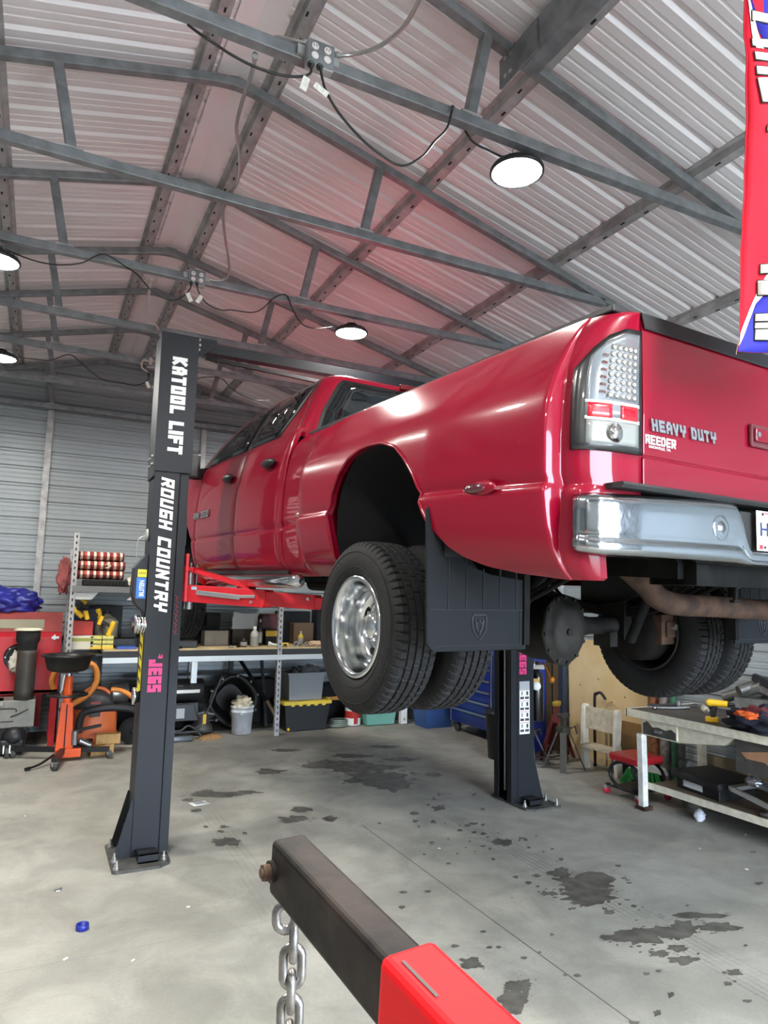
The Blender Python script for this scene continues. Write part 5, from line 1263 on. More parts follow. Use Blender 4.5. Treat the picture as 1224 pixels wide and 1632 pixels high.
# blast cabinet with tarp
bc = thing('blast_cabinet', 'red blast cabinet with glove ports and long window at the left edge', 'blast cabinet', (-.37, 9.3, 0))
rc_ = M('cabinet red', '#b01f2a', .4, var=.08, vs=5); rcd = M('dusty cabinet red', '#8e3b38', .6, var=.15, vs=6)
MB().prism([(0, .62), (0, 1.28), (.10, 1.34), (.34, 1.56), (.62, 1.56), (.62, .62)], (-.75, 0, 0), (0, 1, 0), (0, 0, 1), (1.42, 0, 0)).build('cabinet_body', rc_, bc, bev=.004)
MB().prism([(.09, 1.333), (.335, 1.563), (.33, 1.568), (.085, 1.338)], (-.752, 0, 0), (0, 1, 0), (0, 0, 1), (1.424, 0, 0)).build('sloped_top', rcd, bc)
MB().prism([(.12, 1.375), (.23, 1.475), (.225, 1.482), (.115, 1.382)], (-.65, 0, 0), (0, 1, 0), (0, 0, 1), (1.12, 0, 0)).build('window', M('dusty window', '#8f8b78', .35), bc)
for x in (-.40, .22):
    p = MB().lathe([(.155, .012), (.155, .0), (.12, .016), (.115, .016), (.115, -.02)], (x, -.002, 1.05), (0, -1, 0), 32, cap=False).build('glove_port', black, bc)
    MB().lathe([(0, .004), (.116, .004)], (x, -.002, 1.05), (0, -1, 0), 24, cap=False).build('port_dark', hole, p)
    m = MB()
    for k in range(8): m.cyl((x+.137*math.cos(k*PI/4), -.012, 1.05+.137*math.sin(k*PI/4)), (x+.137*math.cos(k*PI/4), -.02, 1.05+.137*math.sin(k*PI/4)), .009, n=8)
    m.build('port_screws', zinc, p)
    gl = crumple((x-.02, -.03, .99), (.07, .05, .12), 6+x, .4).build('glove', M('pale glove', '#c9c4b6', .8), bc)
MB().prism([(0, .62), (.62, .62), (.36, .2), (.22, .2)], (-.6, 0, 0), (0, 1, 0), (0, 0, 1), (1.1, 0, 0)).build('hopper', M('hopper red', '#7d1a22', .5), bc)
for x in (-.72, .6):
    for y in (.0, .57): MB().box(x, x+.07, y, y+.05, 0, .62).build('leg', rc_, bc)
MB().box(-.75, .67, -.0, .03, .62, .66).build('lower_rail', M('pale red rail', '#b8484a', .5), bc)
m = MB().box(.56, .64, -.02, 0, 1.26, 1.29).box(.58, .60, -.03, -.01, 1.25, 1.31); m.build('latch', zinc, bc)
MB().box(-.085, -.02, -.005, 0, .84, .96).build('warning_label', white, bc)
tp_ = tag(crumple((0, 0, .1), (.40, .24, .19), 2, .26, 1.7, 70, 48, 0).build('tarp', M('blue tarp', '#20247e', .4, var=.25, vs=9, bump=.9, bs=9)), 'crumpled blue tarp heaped on top of the blast cabinet', 'tarp'); tp_.location = (-.36, 9.78, 1.565)
# grey machine with the exhaust duct standing on it
gm = thing('metal_cabinet', 'low grey metal machine base on the floor in front of the blast cabinet', 'machine', (-.2, 9.0, 0))
gmm = M('scuffed grey metal', '#7f7e78', .55, .2, var=.15, vs=8)
MB().box(-.6, .27, -.06, .28, .30, .60).build('housing', gmm, gm, bev=.01)
MB().box(-.55, .2, -.04, .26, .05, .30).build('black_base', M('sooty black', '#1c1c1b', .7), gm)
for k in range(4): pass
MB().box(-.6, -.05, -.10, .2, .545, .60).build('top_slab', M('pale slab', '#94928a', .6), gm, bev=.008)
m = MB().tube(spline([(-.28, -.064, .44), (-.22, -.064, .50), (.05, -.064, .51), (.08, -.064, .47)], 5), .006, 5).box(-.12, .06, -.063, -.06, .365, .375); m.build('front_slots', hole, gm)
MB().tube([(.03, -.07, .42), (.1, -.1, .45), (.2, -.08, .5)], .008, 6).build('lever', black, gm)
ed = thing('exhaust_duct', 'tall dark cylindrical duct standing on the grey machine', 'duct', (-.06, 9.02, .60))
MB().lathe([(0, 0), (.10, 0), (.105, .1), (.10, .5), (.102, .55), (.08, .56), (0, .56)], n=32).build('lower_pipe', M('burnt steel pipe', '#4a4641', .55, .5, var=.2, vs=5), ed)
MB().lathe([(.095, .54), (.102, .56), (.106, .63), (.125, .66), (.128, .76), (.11, .77), (0, .77)], n=32).build('rubber_sleeve', blackr, ed)
MB().lathe([(0, .77), (.15, .775), (.16, .785), (.12, .80), (0, .80)], n=32).build('foam_lid', M('cream lid', '#cfcab2', .7), ed)
# transmission jack with drain pan
orng = M('jack orange', '#e0571f', .4); vacm = M('vacuum orange', '#d06a3a', .5)
tj = thing('transmission_jack', 'orange pedestal transmission jack on four casters', 'jack', (.38, 8.52, 0))
MB().prism([(-.09, .10), (.09, .10), (.06, .62), (-.06, .62)], (0, -.05, 0), (1, 0, 0), (0, 0, 1), (0, .10, 0)).build('column', orng, tj, bev=.006)
MB().box(-.006, .006, -.054, -.05, .14, .6).build('column_seam', hole, tj)
MB().cyl((0, 0, .62), (0, 0, .90), .045, n=18).build('outer_ram', orng, tj)
MB().cyl((0, 0, .74), (0, 0, .97), .028, n=16).cyl((-.07, -.02, .70), (-.05, -.02, .92), .02, n=12).build('chrome_ram', chrome, tj)
MB().torus((0, 0, .70), (0, 0, 1), .20, .014, 36, 8).bar((-.2, 0, .70), (.2, 0, .70), .014, .01).build('hand_wheel', black, tj)
MB().box(-.09, .09, -.06, .06, .935, .96).build('saddle', black, tj)
MB().cbox((.04, -.06, .085), (.26, .10, .09)).build('foot_block', orng, tj, bev=.006)
for (x, y) in ((-.10, -.47), (.46, -.10), (-.50, .28), (.3, .45)):
    lg = MB().bar((0, 0, .11), (x, y, .10), .06, .05).build('leg', black, tj)
    MB().lathe([(0, -.016), (.04, -.016), (.045, -.01), (.045, .01), (.04, .016), (0, .016)], (x, y-.01, .045), (.8, .6, 0), 18).build('caster_wheel', M('grey caster', '#4a4a4a', .5), lg)
    MB().box(x-.028, x+.028, y-.02, y+.02, .075, .085).bar((x-.024, y, .08), (x-.02, y-.01, .04), .006, .04).bar((x+.024, y, .08), (x+.02, y-.01, .04), .006, .04).build('caster_fork', zinc, lg)
MB().lathe([(.03+.008*(k % 2), .012*k) for k in range(14)], (.10, -.05, .16), (0, 0, 1), 10).lathe([(.03+.008*(k % 2), .012*k) for k in range(12)], (.15, -.03, .20), (.6, 0, -.3), 10).build('pump_spring', steel, tj)
MB().bar((.06, -.02, .30), (.36, -.08, .36), .05, .03).build('foot_pedal', black, tj)
MB().tube(spline([(-.1, -.1, .08), (-.22, -.28, .04), (-.32, -.38, .025)], 6), .012, 8).cyl((-.32, -.38, .025), (-.36, -.42, .025), .018, n=10).build('drain_hose', black, tj)
dp = thing('drain_pan', 'wide black oil drain pan on top of the orange jack', 'drain pan', (.36, 8.50, .961))
MB().lathe([(0, 0), (.18, 0), (.21, .02), (.245, .15), (.275, .155), (.28, .175), (.265, .18), (.232, .165), (.195, .03), (0, .02)], n=40).build('pan', M('oily black plastic', '#151617', .4), dp)
MB().prism([(.22, .155), (.34, .16), (.35, .175), (.22, .18)], (0, -.05, 0), (1, 0, 0), (0, 0, 1), (0, .1, 0)).build('pour_lip', M('oily black plastic', '#151617', .4), dp)
o = thing('floor_jack_part', 'black caster-footed jack head at the left end of the jack legs', 'jack', (-.12, 8.95, 0)); MB().ball((0, 0, .2), 1, (.13, .1, .11), 18, 12).box(-.14, .1, -.08, .08, .03, .18).build('body', black, o, bev=.02); MB().lathe([(0, -.016), (.055, -.016), (.055, .016), (0, .016)], (-.06, -.14, .055), (1, .2, 0), 18).build('caster_wheel', M('grey caster', '#4a4a4a', .5), o); MB().bar((-.09, -.12, .13), (-.09, -.14, .05), .012, .05).bar((-.03, -.12, .13), (-.03, -.14, .05), .012, .05).build('caster_fork', zinc, o)
# shop vacuum and hoses
vc = thing('shop_vacuum', 'orange and dark grey shop vacuum behind the transmission jack', 'vacuum cleaner', (.72, 9.26, 0))
def vr(r, z, e=.0): return [(r*(1+e*math.cos(4*2*PI*k/40))*math.cos(2*PI*k/40), r*.85*math.sin(2*PI*k/40), z) for k in range(40)]
MB().ring_sweep([vr(.28, .03), vr(.30, .05), vr(.30, .12), vr(.27, .16), vr(.265, .40), vr(.25, .44), vr(.2, .46)], True, True).build('drum', vacm, vc)
MB().ring_sweep([vr(.255, .44), vr(.26, .47), vr(.22, .56), vr(.14, .63), vr(.08, .645)], True, True).build('motor_head', M('vacuum grey', '#37373a', .5), vc)
MB().tube(spline([(-.12, -.05, .62), (-.05, -.06, .67), (.08, -.06, .66), (.16, -.06, .60)], 6), .022, 10).build('carry_handle', vacm, vc)
MB().box(-.07, .05, -.245, -.215, .36, .46).build('latch', black, vc, bev=.005); MB().box(-.06, .05, -.215, -.2, .50, .53).build('badge', M('badge red', '#8d3a2a', .5), vc)
o = thing('vacuum_hose', 'black ribbed vacuum hose draped round the orange vacuum', 'hose', (.62, 8.98, .4))
def hose(par, pts, r, mat, nm='hose'):
    q = spline(pts, 16); out = [q[0]]; acc = 0; step = .012
    for a, b_ in zip(q, q[1:]):
        d = (b_-a).length; t = step-acc
        while t <= d: out.append(a+(b_-a)*(t/d)); t += step
        acc = (acc+d) % step
    return MB().tube(out, [r*(1 if i % 2 else .88) for i in range(len(out))], 12).build(nm, mat, par)
hose(o, [(-.08, 0, -.2), (-.05, -.02, .0), (.1, -.04, .06), (.35, -.02, .06), (.55, 0, .02), (.75, .05, -.04), (.8, .2, -.05)], .045, M('black hose', '#202124', .55))
o = thing('vacuum_hose', 'second black hose looping behind the vacuum towards the heater', 'hose', (1.1, 9.35, .45))
hose(o, [(-.25, -.05, .12), (-.1, -.06, .02), (.1, -.05, -.0), (.25, 0, .05), (.28, .1, -.02), (.1, .2, -.1)], .045, M('black hose', '#202124', .55))
o = thing('orange_hose', 'fat orange hose looped over the transmission jack', 'hose', (.36, 8.9, .7))
MB().tube(spline([(-.12, .0, .02), (-.14, -.02, .13), (-.08, -.03, .26), (.02, -.03, .30), (.18, -.02, .31), (.30, -.02, .26), (.34, 0, .1), (.26, .02, -.06), (.12, .05, -.16), (.02, .08, -.22)], 8), .034, 12).build('hose', M('orange hose', '#cf7f33', .5), o); MB().cyl((.02, .08, -.22), (-.02, .1, -.25), .04, n=12).build('cuff', black, o)
o = thing('orange_hose', 'short orange hose end with dark cuff on top of the vacuum', 'hose', (.98, 9.1, .62)); MB().tube(spline([(-.1, 0, .04), (0, 0, .03), (.1, -.02, -.02), (.16, -.02, -.07)], 6), .03, 12).build('hose', M('orange hose', '#cf7f33', .5), o); MB().cyl((.15, -.02, -.06), (.24, -.04, -.17), .034, .026, 12).build('cuff', M('dark cuff', '#38383a', .5), o)
for k, (x, y, z, rz, lb) in enumerate(((.77, 8.66, .0, .3, 'lower wooden block under the jack leg'), (.85, 8.70, .11, -.1, 'upper wooden block stacked behind the jack caster'))):
    o = thing('wood_block', lb, 'wood block', (x, y, z), rz, 'wooden blocks by the jack'); MB().box(-.13, .13, -.06, .06, 0, .108).build('block', M('pine block', '#b08a55', .7, var=.15, vs=15), o, bev=.004); MB().box(-.131, -.129, -.05, .05, .01, .1).build('end_grain', M('end grain', '#8a6538', .8), o)
for x, z, sx, sy, sz, c_, lb in ((1.45, BT, .4, .25, .34, '#24262a', 'dark grey box added for shade at the back of the bench behind the lift post'), (1.95, BT, .42, .25, .26, '#1c1b1c', 'low black box added for shade at the back of the bench under the front tyre'), (2.25, BT, .2, .2, .42, '#2b2723', 'tall dark brown box added for shade at the back of the bench left of the sheet panel'),
        (3.45, BT, .5, .2, .46, '#1d2024', 'tall black box added for shade behind the yellow spray can'), (4.2, BT, .8, .25, .5, '#22242a', 'wide dark box added for shade at the hidden right end of the bench'),
        (1.1, .02, .5, .3, .5, '#1f2023', 'black box added for shade under the bench behind the vacuum'), (1.75, .02, .6, .25, .55, '#1b1c1f', 'wide black box added for shade under the bench behind the heater'), (2.95, .02, .45, .25, .62, '#191a1c', 'tall black box added for shade under the bench right of the bucket'), (4.0, .02, .7, .25, .5, '#1c1d20', 'long black box added for shade under the bench behind the dually tyre')):
    carton('tool_case', lb, 'case', x, 9.93, z, sx, sy, sz, M('dark case '+c_, c_, .7, spec=.2), bev=.015)
# cases above are added dark fill for the shade behind and under the bench

# ================================================================ RIGHT SIDE
def P0(px, py): return aZ(px, py, 0)
# tool chest
bl_ = M('tool chest blue', '#1b2f86', .35, coat=.3)
tc_ = thing('tool_chest', 'tall blue rolling tool chest behind the right lift post', 'tool chest', (5.36, 7.98, 0))
MB().box(0, .5, -.5, .5, .14, 1.12).build('cabinet', bl_, tc_, bev=.006)
for k in range(6):
    z = .20+.15*k; d_ = MB().box(-.012, 0, -.47, .47, z, z+.14).build('drawer', bl_, tc_, bev=.004)
    MB().box(-.03, -.012, -.44, .44, z+.11, z+.13).build('drawer_pull', M('aluminium pull', '#b9bcc0', .3, .8), d_)
MB().box(-.015, .0, -.5, -.47, .14, 1.12).box(-.015, 0, .47, .5, .14, 1.12).build('corner_trim', M('aluminium pull', '#b9bcc0', .3, .8), tc_)
for y in (-.4, .42):
    for x in (.06, .44):
        MB().lathe([(0, -.02), (.06, -.02), (.065, 0), (.06, .02), (0, .02)], (x, y, .065), (1, 0, 0), 18).box(x-.03, x+.03, y-.03, y+.03, .115, .142).build('caster', M('caster grey', '#55575a', .5), tc_)
# blue locker and black upright behind the air bottle
lk = thing('steel_locker', 'dark blue locker behind the black gas bottle', 'locker', (5.50, 7.12, 0)); MB().box(-.22, .22, -.25, .25, .02, 1.25).build('cabinet', bl_, lk, bev=.006); MB().box(-.23, -.22, -.22, .22, .06, 1.2).build('door', bl_, lk, bev=.004)
o = thing('rubbish_bin', 'black bin on the floor behind the right lift post', 'bin', (5.03, 6.82, 0)); MB().lathe([(0, 0), (.17, 0), (.20, .5), (.215, .5), (.215, .53), (.19, .53), (.165, .02), (0, .02)], n=28).build('body', black, o); MB().torus((0, 0, .53), (0, 0, 1), .203, .012).build('rim', black, o)
# plywood sheets leaning on the right wall
py_ = M('plywood', '#d6be92', .65, col2='#c9ad7a', vs=2.5)
pw = thing('plywood_sheet', 'pale plywood sheet leaning upright on the right wall behind the step stool', 'plywood', (5.90, 6.05, 0))
MB().prism([(-.62, .0), (.60, .0), (.60, 1.38), (.5, 1.40), (-.62, 1.36)], (0, 0, 0), (0, 1, 0), (0, 0, 1), (.018, 0, 0)).build('sheet', py_, pw)
kn = MB()
for a, z in ((-.3, .8), (.1, .95), (.15, .6), (-.1, .72), (.4, .85), (-.45, 1.05)): kn.lathe([(0, .0), (.009, 0), (.01, .001)], (-.0012, a, z), (-1, 0, 0), 10)
kn.build('knots', M('wood knots', '#6b4a28', .7), pw)
o = thing('plywood_sheet', 'darker brown board low behind the step stool', 'plywood', (5.88, 5.62, 0)); MB().box(-.012, .0, -.28, .3, 0, .55).build('board', M('brown board', '#7d6139', .7, var=.2, vs=6), o); MB().box(-.014, -.012, -.28, .3, .0, .02).build('worn_edge', M('worn edge', '#55422a', .8), o)
o = thing('wall_board', 'brown timber board beside the dark steel upright', 'board', (5.88, 6.94, 0)); MB().box(0, .04, -.12, .12, 0, 1.3).build('board', M('aged timber', '#8a7256', .7, var=.15, vs=5), o); MB().box(-.004, 0, -.02, .0, 0, 1.3).build('joint', hole, o)
o = thing('steel_upright', 'dark blue-grey square steel upright left of the plywood', 'post', (5.86, 6.71, 0)); MB().box(-.04, .04, -.04, .04, 0, 1.6).build('post', M('slate steel', '#3a434e', .4, .4), o); MB().box(-.06, .06, -.06, .06, 0, .012).build('foot', M('slate steel', '#3a434e', .4, .4), o)
for k, (y, r_, colr, lb) in enumerate(((5.33, .05, '#7d4f33', 'rusty brown pipe standing at the right end of the plywood'), (5.20, .05, '#77706a', 'grey scaly pipe standing behind the desk corner'), (5.08, .03, '#2f5a42', 'thin green pipe standing behind the desk corner'))):
    o = thing('standing_pipe', lb, 'pipe', (5.88, y, 0), 0); MB().cyl((0, 0, 0), (0, 0, 1.15), r_, n=16).build('pipe', M('pipe %d' % k, colr, .7, .2, var=.35, vs=18), o); MB().torus((0, 0, 1.15), (0, 0, 1), r_, .006, 16, 6).build('end', rustm, o)
# jack stands
jm = M('jack stand grey', '#45433c', .55, .35, var=.25, vs=12)
def jack_stand(x, y, h, rz, label, mat=jm, topm=None):
    o = thing('jack_stand', label, 'jack stand', (x, y, 0), rz, 'jack stands beside the lift post')
    for sx in (-1, 1):
        for sy in (-1, 1):
            MB().bar((sx*.17, sy*.15, .0), (sx*.05, sy*.045, h*.66), .07, .014, (sx, sy, 0)).build('leg', mat, o)
    MB().box(-.06, .06, -.055, .055, h*.62, h*.76).build('collar', mat, o, bev=.006)
    MB().bar((0, 0, h*.4), (0, 0, h*.94), .05, .05, (0, 1, 0)).build('ratchet_bar', mat, o)
    MB().prism([(-.07, h*.97), (-.06, h*.92), (.06, h*.92), (.07, h*.97), (.05, h), (0, h*.955), (-.05, h)], (0, -.035, 0), (1, 0, 0), (0, 0, 1), (0, .07, 0)).build('saddle', topm or mat, o)
    MB().bar((-.13, -.12, h*.18), (.13, -.12, h*.18), .03, .01).bar((-.13, .12, h*.18), (.13, .12, h*.18), .03, .01).build('tie_bar', mat, o)
    MB().tube([(.05, -.05, h*.72), (.12, -.06, h*.76), (.15, -.06, h*.62)], .009, 6).build('lever', mat, o)
jack_stand(5.14, 6.46, .50, .3, 'dark jack stand nearest the right lift post')
jack_stand(5.36, 6.14, .60, .1, 'taller jack stand left of the white step stool')
jack_stand(5.62, 6.55, .66, .6, 'red jack stand with yellow saddle behind the other two', M('stand red', '#5d1c1a', .6, var=.2), M('dull yellow', '#8f7420', .6))
# white step stool / chair
sw = M('chipped white wood', '#e2dfd6', .6, col2='#cfcabb', vs=9)
ls = thing('step_stool', 'old white wooden step stool with a high back by the plywood', 'step stool', (5.62, 5.84, 0))
for y, nm in ((.24, 'side_frame'), (-.24, 'side_frame')):
    MB().prism([(-.03, 0), (.05, 0), (.05, .25), (.03, .34), (.06, .66), (.04, .70), (-.01, .70), (-.03, .66), (-.05, .3)], (0, y-.025, 0), (1, 0, 0), (0, 0, 1), (0, .05, 0)).build(nm, sw, ls, bev=.008)
MB().box(-.01, .015, -.22, .22, .44, .68).build('back_board', M('worn white board', '#c0b8a4', .7, var=.2, vs=12), ls, bev=.004)
MB().box(-.10, .10, -.22, .22, .245, .275).build('step', M('worn white board', '#c0b8a4', .7, var=.2, vs=12), ls, bev=.004)
o = thing('walking_stick', 'black bent bar hooked behind the step stool', 'bar', (5.78, 6.04, 0)); MB().tube(spline([(0, .06, .0), (0, .05, .72), (0, .02, .80), (0, -.05, .82), (0, -.12, .76)], 8), .016, 8).build('bar', black, o); MB().ball((0, .06, .015), .022).build('tip', blackr, o)
o = thing('car_battery', 'black box on the floor behind the step stool', 'box', (5.80, 5.62, 0)); MB().box(-.09, .09, -.15, .15, 0, .19).build('case', black, o, bev=.01); MB().box(-.06, .06, -.12, .12, .19, .205).build('lid', black, o)
# rolling mechanic seat
rs = thing('roller_seat', 'red padded mechanic roller seat with black hoop legs and red casters', 'stool', (5.28, 5.02, 0))
MB().box(-.18, .18, -.18, .18, .325, .395).build('seat', M('red vinyl', '#b3202b', .4), rs, bev=.02)
MB().tube([(-.17, -.17, .36), (.17, -.17, .36), (.17, .17, .36), (-.17, .17, .36)], .004, 5, closed=True).build('piping', M('pink piping', '#c75a58', .5), rs)
for x in (-.15, .15):
    MB().tube([V((x, 0, .20))+V((0, .17*math.cos(a)*1.15, .125*math.sin(a))) for a in [2*PI*k/28 for k in range(28)]], .016, 8, closed=True).build('hoop_leg', black, rs)
MB().box(-.19, .19, -.15, .15, .075, .09).build('tool_tray', black, rs)
for x in (-.19, .19):
    for y in (-.2, .2):
        MB().bar((x*.8, y, .085), (x, y, .085), .03, .02).build('caster_plate', black, rs)
        cs = MB().lathe([(0, -.014), (.034, -.014), (.038, 0), (.034, .014), (0, .014)], (x, y, .038), (.3, 1, 0), 18).build('caster_wheel', M('red caster', '#b01f38', .45), rs)
        MB().box(x-.03, x+.03, y-.02, y+.02, .05, .082).build('caster_fork', zinc, cs, bev=.004)
# broom
br = thing('push_broom', 'green bristled broom head on the floor behind the roller seat', 'broom', (5.66, 5.30, 0), .3)
MB().prism([(-.2, .13), (.2, .13), (.17, .19), (.0, .22), (-.17, .19)], (0, -.04, 0), (0, 1, 0), (0, 0, 1), (.08, 0, 0)).build('cap', M('broom white', '#d8d8d4', .5), br, bev=.01)
m = MB(); rnd = random.Random(5)
for k in range(160):
    y = -.18+.36*rnd.random(); x = .0+.06*rnd.random()-.04; m.bar((x*.4, y*.9, .14), (x*1.5-.03, y*1.25, .0), .006, .006)
b_ = m.build('bristles', M('green bristles', '#23863a', .6), br); b_['kind'] = 'stuff'
# old steel desk on the right wall
dm = M('chipped cream paint', '#d6d1be', .55, col2='#c2bca6', vs=20, detail=10); dg_ = M('bare dark desk steel', '#4a4845', .55, .3, var=.2, vs=10); tanm = M('primer patch', '#9a7358', .7, var=.15, vs=10)
dk = thing('steel_desk', 'old cream steel desk with peeling paint along the right wall', 'desk', (5.02, 3.8, 0))
MB().box(-.03, .86, -1.5, 1.05, .835, .865).build('desk_top', M('oily brown desktop', '#4a423b', .5, .2, var=.3, vs=8), dk)
MB().box(-.04, -.02, -1.5, 1.05, .80, .868).box(-.04, .86, 1.03, 1.06, .80, .868).build('top_edge', dm, dk, bev=.004)
MB().box(0, .8, .49, .9, .655, .80).build('drawer_unit', dm, dk)
d_ = MB().box(-.012, 0, .50, .88, .665, .795).build('drawer', dm, dk)
pm_ = MB().prism([(.51, .668), (.87, .668), (.87, .76), (.82, .785), (.76, .74), (.70, .75), (.62, .735), (.56, .755), (.51, .73)], (-.0135, 0, 0), (0, 1, 0), (0, 0, 1), (.002, 0, 0)).build('bare_patch', dg_, d_)
MB().box(-.03, -.012, .66, .73, .70, .725).build('drawer_handle', zinc, d_)
MB().prism([(.49, .80), (-.05, .80), (.05, .72), (.49, .655)], (.0, 0, 0), (0, 1, 0), (0, 0, 1), (.75, 0, 0)).build('knee_panel', dm, dk)
MB().box(0, .8, -1.4, -.05, .55, .80).build('lower_cabinet', dg_, dk)
MB().prism([(-.3, .74), (-.1, .70), (-.14, .66), (-.3, .66), (-.36, .6), (-.7, .56), (-.8, .62), (-.7, .76), (-.5, .79)], (-.003, 0, 0), (0, 1, 0), (0, 0, 1), (.004, 0, 0)).build('primer_patch', tanm, dk)
MB().prism([(-.03, 0), (.03, 0), (.035, .3), (.03, .66), (-.035, .66), (-.03, .3)], (.0, .87, 0), (1, 0, 0), (0, 0, 1), (0, .06, 0)).build('leg', M('flaking white leg', '#d9d9d4', .5, col2='#bdbcb4', vs=12), dk, bev=.004)
MB().box(-.05, .06, .84, .95, 0, .03).build('rusty_foot', rustm, dk)
for y in (-1.4, .87): MB().box(.76, .82, y, y+.06, 0, .66).build('leg', dm, dk)
MB().box(0, .06, -1.45, -1.39, 0, .66).build('leg', dm, dk)
MB().box(.70, .74, .36, .42, .215, .66).build('brace', M('tan steel', '#8a7a62', .6), dk)
MB().box(.05, .86, -1.5, .9, .195, .215).build('lower_shelf', M('dusty board', '#5d4f40', .7, var=.2), dk)
MB().box(.035, .055, -1.5, .9, .18, .235).build('shelf_edge', dm, dk)
MB().box(.83, .86, -1.45, .9, .3, .42).build('rear_stretcher', M('tan steel', '#8a7a62', .6), dk)
# things on the desk
DT = .866
def at_desk(px, py): p = aZ(px, py, DT); return p
o = thing('ratchet', 'bright chrome ratchet bar lying on the desk left end', 'ratchet', (5.33, 4.66, DT+.012), -.35); MB().cyl((-.12, 0, 0), (.14, 0, 0), .011, n=12).cyl((.14, 0, 0), (.2, 0, 0), .015, n=12).build('handle', chrome, o); MB().lathe([(0, -.012), (.02, -.012), (.02, .014), (0, .014)], (-.14, 0, 0.0), (0, 0, 1), 14).build('head', chrome, o)
o = thing('ratchet', 'dark ratchet standing behind the chrome one', 'ratchet', (5.40, 4.76, DT+.012), -.6); MB().cyl((-.16, 0, 0), (.12, 0, .02), .01, n=10).build('handle', black, o); MB().cyl((.12, 0, .0), (.12, 0, .05), .02, n=12).build('head', zinc, o)
o = thing('wrench', 'thin steel bar lying along the desk behind the ratchets', 'wrench', (5.60, 4.70, DT+.01), -.4); MB().bar((-.15, 0, 0), (.15, 0, 0), .02, .008).build('shank', steel, o); MB().cyl((.15, 0, -.008), (.15, 0, .008), .025, n=14).build('ring_end', steel, o)
o = thing('socket', 'pale cup-shaped socket on the desk left of the drill', 'socket', (5.50, 4.40, DT+.03), .6); MB().lathe([(.02, -.03), (.03, -.03), (.034, .03), (.028, .03), (.0, .0)], (0, 0, 0), (.8, .3, .2), 16).build('cup', M('pale socket', '#a9a58f', .4), o); MB().cyl((-.03, -.01, -.01), (-.07, -.02, -.015), .012, n=10).build('shank', steel, o)
_p = aZ(1150, 1152, DT); drill(_p.x, _p.y, DT+.11, -1.1, 'yellow and black cordless drill standing on the steel desk', .0, .9)
o = thing('spray_can', 'blue spray can on the desk behind the drill', 'spray can', tuple(aZ(1179, 1134, DT))); MB().lathe([(0, 0), (.035, 0), (.035, .16), (.02, .185), (0, .19)], n=16).build('body', M('bright blue can', '#2356b5', .35), o); MB().cyl((0, 0, .185), (0, 0, .21), .018, n=12).build('cap', white, o)
o = thing('paint_can', 'olive yellow can right of the blue can', 'can', tuple(aZ(1192, 1132, DT))); MB().cyl((0, 0, 0), (0, 0, .17), .05, n=18).build('body', M('olive yellow', '#8f8a2c', .4), o); MB().torus((0, 0, .17), (0, 0, 1), .048, .004).build('rim', steel, o)
o = thing('air_tool', 'black air tool lying under the tyre on the desk', 'air tool', (5.62, 4.45, DT+.04), .4); MB().cyl((-.12, 0, 0), (.1, 0, 0), .03, .025, 14).build('barrel', blk2, o); MB().bar((.0, 0, 0), (.03, 0, -.04), .03, .03).build('trigger', steel, o)
o = thing('metal_bracket', 'heap of grey steel suspension tubing at the back of the desk', 'car part', tuple(aZ(1200, 1128, DT+.05)))
MB().cyl((-.05, .25, .06), (.0, -.1, .20), .05, n=14).cyl((-.12, .05, .15), (.12, -.05, .24), .045, n=14).bar((0, -.05, .2), (.05, -.45, .05), .09, .05).bar((-.1, .1, .02), (.05, -.2, .02), .12, .14).build('tubing', M('dull grey steel', '#6b6a66', .45, .6, var=.25, vs=12), o)
MB().bar((.0, -.02, .28), (.04, -.25, .2), .06, .06).build('black_clamp', black, o)
o = tag(crumple((0, 0, .06), (.2, .34, .12), 14, .45, 2.4, 44, 30, 0).build('work_jacket', M('navy cloth', '#171a2b', .9, var=.35, vs=8)), 'crumpled navy jacket lying on the right of the desk', 'jacket'); o.location = aZ(1228, 1168, DT)
o = tag(crumple((0, 0, .02), (.05, .10, .04), 15, .5).build('rag', M('orange cloth', '#d9622b', .8)), 'orange cloth lying on the navy jacket', 'rag'); o.location = aZ(1192, 1146, DT+.10)
o = tag(crumple((0, 0, .02), (.09, .16, .05), 17, .4).build('rag', M('dark red cloth', '#5d1d24', .8)), 'dark red cloth behind the orange cloth', 'rag'); o.location = aZ(1210, 1142, DT+.12)
o = tag(crumple((0, 0, .02), (.03, .035, .06), 18, .3).build('rag', M('white cloth', '#c9c9c9', .8)), 'small white cloth at the left end of the jacket', 'rag'); o.location = aZ(1168, 1150, DT)
# lower shelf
SH = .216
pc_ = thing('plastic_case', 'flat black equipment case with a white label on the desk lower shelf', 'case', (5.42, 4.28, SH), -.12)
MB().box(-.2, .2, -.26, .22, .0, .10).build('base', black, pc_, bev=.008); MB().box(-.24, .24, -.30, .26, .09, .155).build('lid', black, pc_, bev=.015)
MB().box(-.2025, -.2, -.08, .14, .03, .085).build('white_label', M('white label', '#d0d2d4', .5), pc_)
fr_ = thing('aluminium_rack', 'slanted grey aluminium frame lying on the lower shelf', 'frame', (5.3, 3.72, SH), 0); al = M('aluminium bar', '#9d9c98', .35, .6)
MB().bar((-.12, .2, .14), (-.1, -.4, -.0+.02), .03, .035).bar((.2, .2, .14), (.2, -.4, .02), .03, .03).build('rail', al, fr_); MB().bar((-.12, .2, .14), (.2, .2, .14), .06, .03).build('cross_bar', al, fr_)
o = tag(crumple((0, 0, .0), (.05, .07, .04), 21, .3).build('foil', M('silver foil', '#c0c4cc', .25, .7)), 'crumpled silver foil on the slanted frame', 'foil'); o.location = (5.38, 3.86, SH+.19)
